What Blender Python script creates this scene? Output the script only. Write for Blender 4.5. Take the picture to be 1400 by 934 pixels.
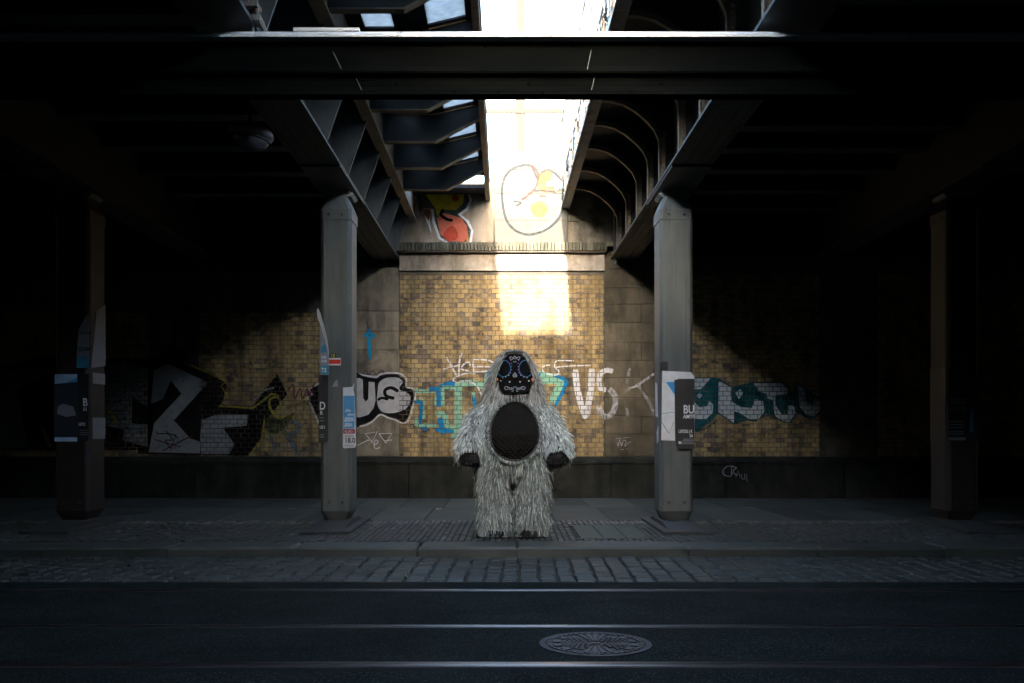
import bpy, bmesh, math, random
from mathutils import Vector, Matrix, noise
from mathutils.bvhtree import BVHTree
from mathutils.geometry import tessellate_polygon

for o in list(bpy.data.objects):
    bpy.data.objects.remove(o)
random.seed(7)
SC = bpy.context.scene
COL = SC.collection

# ------------------------------------------------------------------ camera
CAMZ = 1.175            # eye height over the pavement (z = 0)
F = 1361.0              # focal length in pixels of the 1400 px wide photograph
cam_data = bpy.data.cameras.new('camera')
cam = bpy.data.objects.new('camera', cam_data)
COL.objects.link(cam)
cam.location = (0, 0, CAMZ)
cam.rotation_euler = (math.radians(90), 0, 0)
cam_data.sensor_width = 36.0
cam_data.lens = F / 1400 * 36.0
cam_data.shift_x = 12 / 1400
cam_data.shift_y = 118 / 1400
cam_data.clip_start = 0.05
cam_data.clip_end = 2000
SC.camera = cam

# ------------------------------------------------------------------ sky and sun
SUN_SLOPE, SUN_SIDE = 0.220, 0.018
SUN_EL = math.atan(SUN_SLOPE)
world = bpy.data.worlds.new('World')
SC.world = world
world.use_nodes = True
wn = world.node_tree
for n in list(wn.nodes):
    wn.nodes.remove(n)
sky = wn.nodes.new('ShaderNodeTexSky')
sky.sky_type = 'NISHITA'
sky.sun_disc = False
sky.sun_elevation = SUN_EL
sky.sun_rotation = math.radians(180)
sky.air_density = 1.0
sky.dust_density = 3.0      # hazy, nearly white sky round the sun
sky.ozone_density = 1.5
bg = wn.nodes.new('ShaderNodeBackground')
bg.inputs['Strength'].default_value = 0.15
wo = wn.nodes.new('ShaderNodeOutputWorld')
wn.links.new(sky.outputs[0], bg.inputs['Color'])
wn.links.new(bg.outputs[0], wo.inputs['Surface'])

sun_data = bpy.data.lights.new('sun', 'SUN')
sun_data.energy = 1.0        # low sun, dimmed by the same haze
sun_data.angle = math.radians(0.5)
sun_data.color = (1.0, 0.90, 0.76)
sun = bpy.data.objects.new('sun', sun_data)
COL.objects.link(sun)
sun.location = (0, -20, 12)
sun.rotation_euler = Vector((SUN_SIDE, 1, -SUN_SLOPE)).to_track_quat('-Z', 'Y').to_euler()

SC.view_settings.view_transform = 'Standard'
SC.view_settings.look = 'None'
SC.view_settings.gamma = 1.0
SC.view_settings.use_curve_mapping = False
SC.view_settings.exposure = 4.95

SC.render.engine = 'CYCLES'
SC.cycles.use_denoising = True
try:
    SC.cycles.denoiser = 'OPENIMAGEDENOISE'
except Exception:
    pass
SC.cycles.max_bounces = 7
SC.cycles.diffuse_bounces = 4
SC.cycles.glossy_bounces = 3
SC.cycles.transparent_max_bounces = 12
SC.cycles.caustics_reflective = False
SC.cycles.caustics_refractive = False

# ------------------------------------------------------------------ helpers
def P(px, py, D):
    """point at distance D that the photograph shows at pixel px, py"""
    return Vector(((px - 688) * D / F, D, CAMZ + (585 - py) * D / F))

def X(px, D):
    return (px - 688) * D / F

def Z(py, D):
    return CAMZ + (585 - py) * D / F

def tag(o, label=None, cat=None, group=None, kind=None):
    if label: o['label'] = label
    if cat: o['category'] = cat
    if group: o['group'] = group
    if kind: o['kind'] = kind
    return o

def empty(name, loc=(0, 0, 0), parent=None):
    o = bpy.data.objects.new(name, None)
    o.location = loc
    o.empty_display_size = 0.2
    COL.objects.link(o)
    if parent: o.parent = parent
    return o

class MB:
    """collects shapes in world coordinates; build() links them as one mesh object"""
    def __init__(self):
        self.v = []; self.f = []; self.m = []
    def add(self, vs, fs, m=0):
        b = len(self.v)
        self.v.extend(Vector(p) for p in vs)
        for q in fs:
            self.f.append([b + i for i in q]); self.m.append(m)
        return self
    def box(self, x0, x1, y0, y1, z0, z1, m=0):
        vs = [(x0,y0,z0),(x1,y0,z0),(x1,y1,z0),(x0,y1,z0),(x0,y0,z1),(x1,y0,z1),(x1,y1,z1),(x0,y1,z1)]
        return self.add(vs, [(0,3,2,1),(4,5,6,7),(0,1,5,4),(1,2,6,5),(2,3,7,6),(3,0,4,7)], m)
    def stone(self, x0, x1, y0, y1, z0, z1, c=0.01, m=0, j=0.0, axis='z'):
        """block with a chamfered face: up (axis z) or towards the camera (axis y)"""
        r = lambda: random.uniform(-j, j)
        if axis == 'z':
            lo = [(x0,y0,z0),(x1,y0,z0),(x1,y1,z0),(x0,y1,z0)]
            q = [(x0+r(),y0+r()),(x1+r(),y0+r()),(x1+r(),y1+r()),(x0+r(),y1+r())]
            s = [(1,1),(-1,1),(-1,-1),(1,-1)]
            mi = [(a,b,z1-c) for a,b in q]
            hi = [(a+c*u,b+c*w,z1+r()*0.3) for (a,b),(u,w) in zip(q,s)]
        else:
            lo = [(x0,y1,z0),(x1,y1,z0),(x1,y1,z1),(x0,y1,z1)]
            q = [(x0+r(),z0+r()),(x1+r(),z0+r()),(x1+r(),z1+r()),(x0+r(),z1+r())]
            s = [(1,1),(-1,1),(-1,-1),(1,-1)]
            mi = [(a,y0+c,b) for a,b in q]
            hi = [(a+c*u,y0+r()*0.3,b+c*w) for (a,b),(u,w) in zip(q,s)]
        fs = [(8,9,10,11)]
        for i in range(4):
            k = (i+1) % 4
            fs += [(i,k,4+k,4+i),(4+i,4+k,8+k,8+i)]
        return self.add(lo+mi+hi, fs, m)
    def prism(self, poly, axis, a0, a1, m=0):
        """poly in the two other axes (x,z for 'y'; y,z for 'x'; x,y for 'z')"""
        n = len(poly)
        def pt(p, a):
            return {'y': (p[0], a, p[1]), 'x': (a, p[0], p[1]), 'z': (p[0], p[1], a)}[axis]
        vs = [pt(p, a0) for p in poly] + [pt(p, a1) for p in poly]
        fs = [tuple(range(n)), tuple(range(2*n-1, n-1, -1))]
        for i in range(n):
            k = (i+1) % n
            fs.append((i, n+i, n+k, k))
        return self.add(vs, fs, m)
    def tube(self, pts, r, n=6, m=0, cap=True):
        pts = [Vector(p) for p in pts]
        rs = r if isinstance(r, (list, tuple)) else [r]*len(pts)
        vs = []; fs = []
        up = None
        for i, p in enumerate(pts):
            d = (pts[min(i+1,len(pts)-1)] - pts[max(i-1,0)]).normalized()
            if up is None:
                up = d.cross(Vector((0,0,1)))
                if up.length < 1e-3: up = d.cross(Vector((0,1,0)))
                up.normalize()
            up = (up - d*up.dot(d)).normalized()
            w = d.cross(up)
            for k in range(n):
                a = 2*math.pi*k/n
                vs.append(p + (up*math.cos(a) + w*math.sin(a))*rs[i])
        for i in range(len(pts)-1):
            for k in range(n):
                k2 = (k+1) % n
                fs.append((i*n+k, i*n+k2, (i+1)*n+k2, (i+1)*n+k))
        if cap:
            fs.append(tuple(range(n-1,-1,-1)))
            fs.append(tuple((len(pts)-1)*n + k for k in range(n)))
        return self.add(vs, fs, m)
    def sphere(self, c, rx, ry=None, rz=None, nu=8, nv=5, m=0):
        ry = ry or rx; rz = rz or rx
        vs = [(c[0],c[1],c[2]+rz)]
        for i in range(1, nv):
            t = math.pi*i/nv
            for k in range(nu):
                a = 2*math.pi*k/nu
                vs.append((c[0]+rx*math.sin(t)*math.cos(a), c[1]+ry*math.sin(t)*math.sin(a), c[2]+rz*math.cos(t)))
        vs.append((c[0],c[1],c[2]-rz))
        fs = []
        L = len(vs)-1
        for k in range(nu):
            k2 = (k+1) % nu
            fs.append((0, 1+k, 1+k2))
            for i in range(nv-2):
                fs.append((1+i*nu+k, 1+(i+1)*nu+k, 1+(i+1)*nu+k2, 1+i*nu+k2))
            fs.append((L, 1+(nv-2)*nu+k2, 1+(nv-2)*nu+k))
        return self.add(vs, fs, m)
    def rivet(self, x, y, z, r, nx=0, ny=-1, nz=0):
        n = Vector((nx,ny,nz)).normalized()
        a = n.orthogonal().normalized(); b = n.cross(a)
        c = Vector((x,y,z))
        vs = []
        for k in range(6):
            t = k*math.pi/3
            vs.append(c + (a*math.cos(t)+b*math.sin(t))*r)
        for k in range(6):
            t = k*math.pi/3
            vs.append(c + (a*math.cos(t)+b*math.sin(t))*r*0.6 + n*r*0.6)
        fs = [(6,7,8,9,10,11)] + [(k,(k+1)%6,6+(k+1)%6,6+k) for k in range(6)]
        return self.add(vs, fs)
    def build(self, name, mats, parent=None, smooth=False, origin=None, loc=None):
        if not isinstance(mats, (list, tuple)): mats = [mats]
        o_ = Vector(origin) if origin is not None else Vector((0,0,0))
        me = bpy.data.meshes.new(name)
        me.from_pydata([tuple(p - o_) for p in self.v], [], self.f)
        for mt in mats: me.materials.append(mt)
        if len(mats) > 1:
            me.polygons.foreach_set('material_index', self.m)
        bm = bmesh.new(); bm.from_mesh(me)
        bmesh.ops.recalc_face_normals(bm, faces=bm.faces)
        bm.to_mesh(me); bm.free()
        if smooth:
            me.polygons.foreach_set('use_smooth', [True]*len(me.polygons))
        me.update()
        return link(name, me, parent, o_)

def world_loc(o):
    v = Vector(o.location)
    while o.parent:
        o = o.parent; v += o.location
    return v

def link(name, me, parent=None, at=Vector((0,0,0))):
    o = bpy.data.objects.new(name, me)
    COL.objects.link(o)
    if parent:
        o.parent = parent
        o.location = Vector(at) - world_loc(parent)
    else:
        o.location = Vector(at)
    return o

# ------------------------------------------------------------------ materials
class NT:
    def __init__(self, name):
        self.mat = bpy.data.materials.new(name)
        self.mat.use_nodes = True
        self.t = self.mat.node_tree
        self.b = self.t.nodes['Principled BSDF']
        self.out = self.t.nodes['Material Output']
    def n(self, kind, **kw):
        x = self.t.nodes.new('ShaderNode' + kind)
        for k, v in kw.items():
            setattr(x, k, v)
        return x
    def l(self, a, b):
        self.t.links.new(a, b)
    def set(self, node, name, v):
        if hasattr(v, 'is_output') or isinstance(v, bpy.types.NodeSocket):
            self.l(v, node.inputs[name])
        else:
            node.inputs[name].default_value = v
    def math(self, op, a, b=0.0, c=0.0):
        x = self.n('Math', operation=op)
        self.set(x, 0, a); self.set(x, 1, b)
        if op in ('MULTIPLY_ADD', 'COMPARE', 'SMOOTH_MIN'): self.set(x, 2, c)
        return x.outputs[0]
    def pos(self):
        return self.n('NewGeometry').outputs['Position']
    def objco(self):
        return self.n('TexCoord').outputs['Object']
    def noise(self, co, scale, detail=4.0, rough=0.55, w=None, stretch=None):
        if stretch:
            mp = self.n('Mapping')
            self.l(co, mp.inputs['Vector'])
            mp.inputs['Scale'].default_value = stretch
            co = mp.outputs[0]
        x = self.n('TexNoise')
        self.l(co, x.inputs['Vector'])
        x.inputs['Scale'].default_value = scale
        x.inputs['Detail'].default_value = detail
        x.inputs['Roughness'].default_value = rough
        return x.outputs['Fac']
    def ramp(self, fac, stops, interp='LINEAR'):
        x = self.n('ValToRGB')
        x.color_ramp.interpolation = interp
        e = x.color_ramp.elements
        while len(e) < len(stops): e.new(0.5)
        for i, (p, c) in enumerate(stops):
            e[i].position = p
            e[i].color = (c, c, c, 1) if not isinstance(c, (tuple, list)) else (*c, 1)
        self.l(fac, x.inputs[0])
        return x.outputs[0]
    def mix(self, fac, a, b, mode='MIX'):
        x = self.n('Mix', data_type='RGBA', blend_type=mode)
        self.set(x, 0, fac)
        for i, v in ((6, a), (7, b)):
            if isinstance(v, bpy.types.NodeSocket): self.l(v, x.inputs[i])
            else: x.inputs[i].default_value = (*v, 1)
        return x.outputs[2]
    def bump(self, h, strength=0.3, dist=0.01):
        x = self.n('Bump')
        x.inputs['Strength'].default_value = strength
        x.inputs['Distance'].default_value = dist
        self.l(h, x.inputs['Height'])
        self.l(x.outputs[0], self.b.inputs['Normal'])
    def base(self, c, rough=0.8, metal=0.0, spec=None):
        self.set(self.b, 'Base Color', (*c, 1) if isinstance(c, (tuple, list)) else c)
        self.set(self.b, 'Roughness', rough)
        self.set(self.b, 'Metallic', metal)
        if spec is not None: self.b.inputs['Specular IOR Level'].default_value = spec
        return self.mat
    def rnd(self):
        """a number that differs from piece to piece, for single and for joined pieces"""
        a = self.n('ObjectInfo').outputs['Random']
        b = self.n('NewGeometry').outputs['Random Per Island']
        return self.math('FRACT', self.math('ADD', a, b))

def plain(name, c, rough=0.8, metal=0.0, var=0.15, scale=6.0, bump=0.1, spec=None, stretch=None):
    t = NT(name)
    co = t.pos()
    f = t.noise(co, scale, 5, stretch=stretch)
    lo = tuple(v*(1-var) for v in c); hi = tuple(min(1, v*(1+var)) for v in c)
    col = t.ramp(f, [(0.3, lo), (0.7, hi)])
    if bump: t.bump(t.noise(co, scale*8, 4), bump, 0.01)
    return t.base(col, rough, metal, spec)

BW, BH, BZ0 = 0.13, 0.0786, 0.690     # brick pitch along the wall, course height, lowest course

def brick_cell(t):
    s = t.n('SeparateXYZ'); t.l(t.pos(), s.inputs[0])
    r = t.math('DIVIDE', t.math('SUBTRACT', s.outputs[2], BZ0), BH)
    row = t.math('FLOOR', r)
    c = t.math('ADD', t.math('DIVIDE', s.outputs[0], BW), t.math('MULTIPLY', t.math('MODULO', row, 2.0), 0.5))
    col = t.math('FLOOR', c)
    return s, r, row, c, col

def mat_brick():
    t = NT('yellow_brick')
    s, r, row, c, col = brick_cell(t)
    cv = t.n('CombineXYZ'); t.l(col, cv.inputs[0]); t.l(row, cv.inputs[1])
    w = t.n('TexWhiteNoise', noise_dimensions='2D'); t.l(cv.outputs[0], w.inputs['Vector'])
    pos = t.pos()
    cluster = t.noise(pos, 1.6, 3, stretch=(1.0, 1.0, 1.9))
    v = t.math('ADD', t.math('MULTIPLY', w.outputs['Value'], 0.62), t.math('MULTIPLY', t.math('SUBTRACT', cluster, 0.5), 1.0))
    colr = t.ramp(v, [(0.0, (0.455, 0.335, 0.165)), (0.14, (0.39, 0.285, 0.145)), (0.22, (0.37, 0.285, 0.175)), (0.32, (0.445, 0.32, 0.145)),
                      (0.42, (0.26, 0.20, 0.135)), (0.48, (0.20, 0.165, 0.125)), (0.54, (0.37, 0.26, 0.125)), (0.62, (0.14, 0.12, 0.095)), (0.72, (0.25, 0.205, 0.16))], 'CONSTANT')
    grime = t.ramp(t.noise(pos, 2.2, 6, 0.65, stretch=(1, 1, 0.45)), [(0.32, 0.45), (0.58, 1.0)])
    runs = t.ramp(t.noise(pos, 3.0, 7, 0.7, stretch=(2.2, 2.2, 0.22)), [(0.36, 0.5), (0.54, 1.0)])
    colr = t.mix(1.0, colr, runs, 'MULTIPLY')
    speck = t.ramp(t.noise(pos, 45, 4), [(0.3, 0.72), (0.62, 1.08)])
    colr = t.mix(1.0, colr, grime, 'MULTIPLY')
    colr = t.mix(1.0, colr, speck, 'MULTIPLY')
    white = t.ramp(t.noise(pos, 5.5, 6, 0.7, stretch=(1, 1, 0.6)), [(0.66, 0.0), (0.76, 0.55)])
    colr = t.mix(white, colr, (0.36, 0.34, 0.32))
    # fine grain of the brick faces
    t.bump(t.noise(pos, 60, 4), 0.25, 0.006)
    return t.base(colr, 0.8, spec=0.15)

def mat_stone(name, a, b, dark, streak=True, scale=3.0, rough=0.85):
    t = NT(name)
    co = t.pos()
    r = t.rnd()
    f = t.noise(co, scale, 7, 0.62)
    c = t.ramp(f, [(0.28, a), (0.7, b)])
    tint = t.ramp(r, [(0.0, 0.72), (1.0, 1.15)])
    c = t.mix(1.0, c, tint, 'MULTIPLY')
    if streak:
        st = t.ramp(t.noise(co, 2.6, 7, 0.68, stretch=(1.6, 1.6, 0.42)), [(0.36, 1.0), (0.56, 0.0)])
        c = t.mix(t.math('MULTIPLY', st, 0.7), c, dark)
        bl = t.ramp(t.noise(co, 1.7, 6, 0.7), [(0.52, 0.0), (0.66, 0.8)])
        c = t.mix(bl, c, dark)
    t.bump(t.noise(co, 40, 6, 0.7), 0.35, 0.01)
    return t.base(c, rough, spec=0.1)

def mat_paint(name, c, strength=1.0, fade=0.25):
    """spray paint lying on bricks and stone; it does not bridge the joints between bricks"""
    t = NT(name)
    s, r, row, cc, col = brick_cell(t)
    fr = t.math('FRACT', r); fc = t.math('FRACT', cc)
    jr = t.math('GREATER_THAN', t.math('ABSOLUTE', t.math('SUBTRACT', fr, 0.5)), 0.43)
    jc = t.math('GREATER_THAN', t.math('ABSOLUTE', t.math('SUBTRACT', fc, 0.5)), 0.455)
    joint = t.math('MAXIMUM', jr, jc)
    inb = None
    for a, b in BAYS:
        g = t.math('MULTIPLY', t.math('GREATER_THAN', s.outputs[0], a), t.math('LESS_THAN', s.outputs[0], b))
        inb = g if inb is None else t.math('MAXIMUM', inb, g)
    low = t.math('GREATER_THAN', s.outputs[2], BZ0)
    inb = t.math('MULTIPLY', inb, t.math('MULTIPLY', low, t.math('LESS_THAN', s.outputs[2], 3.85)))
    hide = t.math('MULTIPLY', t.math('MULTIPLY', joint, inb), 0.8)
    wear = t.ramp(t.noise(t.pos(), 14, 6, 0.7), [(0.24, 0.0), (0.24 + fade, 1.0)])
    alpha = t.math('MULTIPLY', t.math('MULTIPLY', wear, t.math('SUBTRACT', 1.0, hide)), strength)
    v = t.ramp(t.noise(t.pos(), 8, 5), [(0.3, tuple(k*0.72 for k in c)), (0.7, c)])
    t.base(v, 0.92, spec=0.04)
    t.l(alpha, t.b.inputs['Alpha'])
    return t.mat

# distances from the lens
D_WALL = 16.80
D_COLUMN = 11.67
BAYS = [(X(-260, D_WALL), X(203, D_WALL)), (X(273, D_WALL), X(470, D_WALL)), (X(546, D_WALL), X(826, D_WALL)), (X(908, D_WALL), X(1121, D_WALL)), (X(1200, D_WALL), X(1640, D_WALL))]

M = {}
M['brick'] = mat_brick()
M['mortar'] = plain('mortar', (0.085, 0.075, 0.062), 0.95, var=0.3, scale=9)
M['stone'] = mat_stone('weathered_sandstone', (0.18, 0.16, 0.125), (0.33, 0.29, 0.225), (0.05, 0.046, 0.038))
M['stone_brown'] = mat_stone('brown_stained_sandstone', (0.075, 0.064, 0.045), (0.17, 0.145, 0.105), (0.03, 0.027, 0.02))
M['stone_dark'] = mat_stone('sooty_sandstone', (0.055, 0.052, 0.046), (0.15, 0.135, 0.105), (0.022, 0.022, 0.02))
M['plinth'] = mat_stone('plinth_stone', (0.014, 0.016, 0.0155), (0.048, 0.048, 0.038), (0.007, 0.008, 0.008), scale=2.2)
M['plaster'] = mat_stone('stained_plaster', (0.26, 0.215, 0.165), (0.38, 0.325, 0.265), (0.13, 0.095, 0.06), scale=2.0)
M['lintel'] = mat_stone('peeling_lintel_plaster', (0.20, 0.175, 0.15), (0.42, 0.37, 0.32), (0.10, 0.09, 0.075), scale=5.0)
M['concrete'] = mat_stone('pale_concrete', (0.082, 0.078, 0.070), (0.115, 0.108, 0.098), (0.065, 0.06, 0.05), streak=False, scale=3.0)
M['coping'] = mat_stone('mossy_coping_brick', (0.085, 0.083, 0.062), (0.16, 0.15, 0.115), (0.035, 0.034, 0.027))
M['girder_paint'] = plain('dark_girder_paint', (0.026, 0.030, 0.031), 0.7, var=0.3, scale=2.5, bump=0.1)  # darker grey than the steel of the knee plates
M['steel'] = plain('grey_painted_steel', (0.10, 0.112, 0.118), 0.55, var=0.22, scale=2.5, bump=0.08, stretch=(3, 3, 0.5))
M['shaded_rust_column'] = plain('shaded_red_brown_paint', (0.012, 0.0085, 0.0075), 0.6, var=0.25, scale=3)  # red-brown paint, blackened so the far columns' shade sits in the colour
M['steel_dark'] = plain('dark_painted_steel', (0.026, 0.030, 0.033), 0.5, var=0.25, scale=3.0, bump=0.1)
M['column_paint'] = None

def mat_column():
    t = NT('chalky_column_paint')
    co = t.pos()
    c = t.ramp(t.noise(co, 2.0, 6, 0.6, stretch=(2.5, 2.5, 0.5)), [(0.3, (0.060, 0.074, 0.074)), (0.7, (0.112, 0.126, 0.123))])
    spots = t.ramp(t.noise(co, 34, 3, 0.5), [(0.70, 0.0), (0.74, 0.8)])
    c = t.mix(spots, c, (0.05, 0.04, 0.03))
    run = t.ramp(t.noise(co, 6, 6, 0.7, stretch=(3, 3, 0.15)), [(0.50, 0.0), (0.70, 0.7)])
    c = t.mix(run, c, (0.042, 0.042, 0.036))
    t.bump(t.noise(co, 50, 4), 0.12, 0.005)
    return t.base(c, 0.6)
M['column_paint'] = mat_column()

def mat_rust(name, a, b, amount=0.5):
    t = NT(name)
    co = t.pos()
    f = t.ramp(t.noise(co, 4.5, 7, 0.7), [(0.62 - amount*0.3, 0.0), (0.75 - amount*0.3, 1.0)])
    r = t.ramp(t.noise(co, 20, 5), [(0.3, (0.11, 0.05, 0.022)), (0.7, (0.23, 0.115, 0.05))])
    c = t.mix(f, t.ramp(t.noise(co, 3, 4), [(0.3, a), (0.7, b)]), r)
    t.bump(t.noise(co, 30, 5), 0.25, 0.006)
    return t.base(c, 0.75)
M['tan_steel'] = mat_rust('tan_rusting_steel', (0.15, 0.125, 0.095), (0.22, 0.18, 0.13), 0.35)
M['rib_steel'] = mat_rust('rib_steel', (0.13, 0.115, 0.09), (0.19, 0.165, 0.125), 0.25)
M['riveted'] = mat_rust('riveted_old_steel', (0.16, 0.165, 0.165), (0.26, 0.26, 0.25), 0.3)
M['deck'] = plain('dark_deck_steel', (0.012, 0.0135, 0.0145), 0.8, var=0.3, scale=3)  # near-black; on the outer girders this colour stands in for shade
M['beam'] = None

def mat_beam():
    t = NT('guard_beam_paint')
    co = t.pos()
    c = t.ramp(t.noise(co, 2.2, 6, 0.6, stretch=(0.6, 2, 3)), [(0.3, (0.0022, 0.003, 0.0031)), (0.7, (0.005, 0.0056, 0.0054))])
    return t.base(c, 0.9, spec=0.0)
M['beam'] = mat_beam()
M['beam_top'] = mat_rust('sky_lit_galvanised_flange', (0.70, 0.71, 0.71), (0.80, 0.80, 0.80), 0.05)  # galvanised, but whitened to paint in sky light along the top edge

def mat_pane():
    t = NT('wired_glass_pane')
    co = t.pos()
    c = t.ramp(t.noise(co, 14, 4), [(0.3, (0.18, 0.21, 0.235)), (0.7, (0.24, 0.275, 0.30))])
    tr = t.n('BsdfTranslucent'); t.l(c, tr.inputs['Color'])
    gl = t.n('BsdfGlossy'); gl.inputs['Roughness'].default_value = 0.15; gl.inputs['Color'].default_value = (0.5, 0.5, 0.5, 1)
    mx = t.n('MixShader'); mx.inputs[0].default_value = 0.06
    t.l(tr.outputs[0], mx.inputs[1]); t.l(gl.outputs[0], mx.inputs[2])
    t.l(mx.outputs[0], t.out.inputs['Surface'])
    return t.mat
M['pane'] = mat_pane()

def mat_asphalt():
    t = NT('asphalt')
    co = t.pos()
    g = t.noise(co, 75, 4, 0.75)
    c = t.ramp(g, [(0.40, (0.0015, 0.0026, 0.0024)), (0.54, (0.006, 0.0095, 0.0085)), (0.64, (0.05, 0.07, 0.064)), (0.72, (0.12, 0.15, 0.14))])
    patch = t.ramp(t.noise(co, 0.9, 6, 0.65, stretch=(0.5, 1.6, 1)), [(0.3, 0.6), (0.7, 1.25)])
    c = t.mix(1.0, c, patch, 'MULTIPLY')
    # bitumen poured along the rails and a few cracks
    s = t.n('SeparateXYZ'); t.l(co, s.inputs[0])
    wob = t.math('MULTIPLY', t.math('SUBTRACT', t.noise(co, 3.0, 3), 0.5), 0.06)
    yy = t.math('ADD', s.outputs[1], wob)
    for d in (7.66, 8.10, 6.28, 6.52, 5.22):
        near = t.math('LESS_THAN', t.math('ABSOLUTE', t.math('SUBTRACT', yy, d)), 0.06)
        c = t.mix(t.math('MULTIPLY', near, 0.6), c, (0.008, 0.009, 0.010))
    vo = t.n('TexVoronoi', feature='DISTANCE_TO_EDGE'); vo.inputs['Scale'].default_value = 0.8
    wv = t.n('Mix', data_type='VECTOR'); wv.inputs[0].default_value = 0.18
    nz = t.n('TexNoise'); t.l(co, nz.inputs['Vector']); nz.inputs['Scale'].default_value = 3.0
    t.l(co, wv.inputs[4]); t.l(nz.outputs['Color'], wv.inputs[5]); t.l(wv.outputs[1], vo.inputs['Vector'])
    crack = t.math('LESS_THAN', vo.outputs[0], 0.006)
    c = t.mix(t.math('MULTIPLY', crack, 0.75), c, (0.005, 0.005, 0.006))
    t.bump(g, 0.6, 0.008)
    return t.base(c, t.ramp(t.noise(co, 2.0, 4), [(0.3, 0.78), (0.7, 0.95)]), spec=0.07)
M['asphalt'] = mat_asphalt()

def mat_granite(name, a, b, rough=0.6):
    t = NT(name)
    co = t.pos()
    c = t.ramp(t.noise(co, 70, 4, 0.7), [(0.3, a), (0.7, b)])
    c = t.mix(1.0, c, t.ramp(t.rnd(), [(0.0, 0.68), (1.0, 1.25)]), 'MULTIPLY')
    c = t.mix(1.0, c, t.ramp(t.noise(co, 1.6, 6, 0.65), [(0.32, 0.65), (0.66, 1.12)]), 'MULTIPLY')
    t.bump(t.noise(co, 45, 5, 0.65), 0.3, 0.008)
    return t.base(c, rough)
M['slab'] = mat_granite('paving_slab_granite', (0.036, 0.045, 0.042), (0.067, 0.080, 0.075), 0.7)
M['mosaic'] = mat_granite('small_sett_granite', (0.024, 0.029, 0.026), (0.051, 0.058, 0.053), 0.65)
M['mosaic_pale'] = mat_granite('pale_small_sett_granite', (0.09, 0.088, 0.085), (0.16, 0.155, 0.148), 0.65)
M['kerb'] = mat_granite('kerb_granite', (0.030, 0.036, 0.033), (0.058, 0.067, 0.061), 0.65)
M['sett'] = mat_granite('road_sett_granite', (0.020, 0.027, 0.0245), (0.043, 0.053, 0.048), 0.65)
M['joint'] = plain('joint_dirt', (0.012, 0.012, 0.011), 0.95, var=0.3, scale=12)
M['moss_slab'] = plain('mossy_concrete_cover', (0.05, 0.062, 0.045), 0.8, var=0.25, scale=8)
M['granite_base'] = mat_granite('column_base_granite', (0.026, 0.028, 0.028), (0.05, 0.052, 0.05), 0.7)
M['rail'] = plain('polished_rail_steel', (0.11, 0.107, 0.104), 0.3, 0.9, var=0.1, scale=5, bump=0.0)
M['rail_side'] = plain('rusty_rail_groove', (0.05, 0.04, 0.034), 0.8, 0.2, var=0.3, scale=10)
M['iron'] = plain('worn_cast_iron', (0.035, 0.034, 0.033), 0.55, 0.3, var=0.3, scale=9, bump=0.1)
M['iron_dark'] = plain('dirty_cast_iron', (0.03, 0.03, 0.03), 0.7, 0.2, var=0.3, scale=9)
M['black'] = plain('black_rubber', (0.012, 0.012, 0.013), 0.7, var=0.2, bump=0.0)
M['mast'] = plain('grey_mast_concrete', (0.040, 0.037, 0.035), 0.9, var=0.1, spec=0.05)
M['ground'] = plain('gravel_ground', (0.16, 0.15, 0.13), 0.95, var=0.2, scale=2)
M['rear_wall'] = plain('dark_rear_wall', (0.07, 0.06, 0.05), 0.9, var=0.2, scale=2)

# =================================================================== GROUND
ROAD_Z = -0.09
D_KERB = 9.78
XW = 120.0
g = MB().box(-420, 420, -420, 420, -1.5, -1.0).build('ground', M['ground']); tag(g, kind='structure')
b = MB().box(-XW, XW, 22, 60, -0.9, 3.6)
e = b.build('embankment', M['ground']); tag(e, kind='structure')

# road: asphalt with three slots for the tram rails
RAILS = [(806.5, 'tram rail nearest the cobbled strip, a thin bright line', 0.055), (855.5, 'middle tram rail, just beyond the round manhole cover', 0.05), (907.5, 'tram rail nearest the camera, just in front of the manhole cover', 0.085)]
rail_D = [(CAMZ - ROAD_Z) * F / (y - 585) for y, _, _ in RAILS]
D_SETT0 = (CAMZ - ROAD_Z) * F / (796 - 585)
slots = []
edges = []
for D, (_, _, w) in zip(rail_D, RAILS):
    edges.append((D - w/2 - 0.05, D + w/2 + 0.012))
edges.sort()
road = MB()
y = -5.6
for a, b_ in edges + [(D_SETT0, None)]:
    road.box(-XW, XW, y, a, -0.9, ROAD_Z)
    y = b_
road.box(-XW, XW, -5.6, D_KERB + 0.3, -1.0, ROAD_Z - 0.055)
tag(road.build('road', M['asphalt']), kind='structure')

for D, (_, lab, w) in zip(rail_D, RAILS):
    t = empty('tram_rail', (0, D, ROAD_Z)); tag(t, lab, 'rail', 'tram rails set in the road')
    h = MB()
    h.prism([(D - w/2, ROAD_Z - 0.05), (D - w/2, ROAD_Z - 0.004), (D - w/2 + 0.006, ROAD_Z + 0.003), (D, ROAD_Z + 0.005), (D + w/2 - 0.006, ROAD_Z + 0.003), (D + w/2, ROAD_Z - 0.004), (D + w/2, ROAD_Z - 0.05)], 'x', -XW, XW)
    h.build('rail_head', M['rail'], t, origin=(0, D, ROAD_Z))
    h = MB()
    h.box(-XW, XW, D - w/2 - 0.044, D - w/2 - 0.036, ROAD_Z - 0.05, ROAD_Z + 0.001)
    h.box(-XW, XW, D - w/2 - 0.036, D - w/2, ROAD_Z - 0.05, ROAD_Z - 0.03)
    h.build('rail_groove', M['rail_side'], t, origin=(0, D, ROAD_Z))

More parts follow.
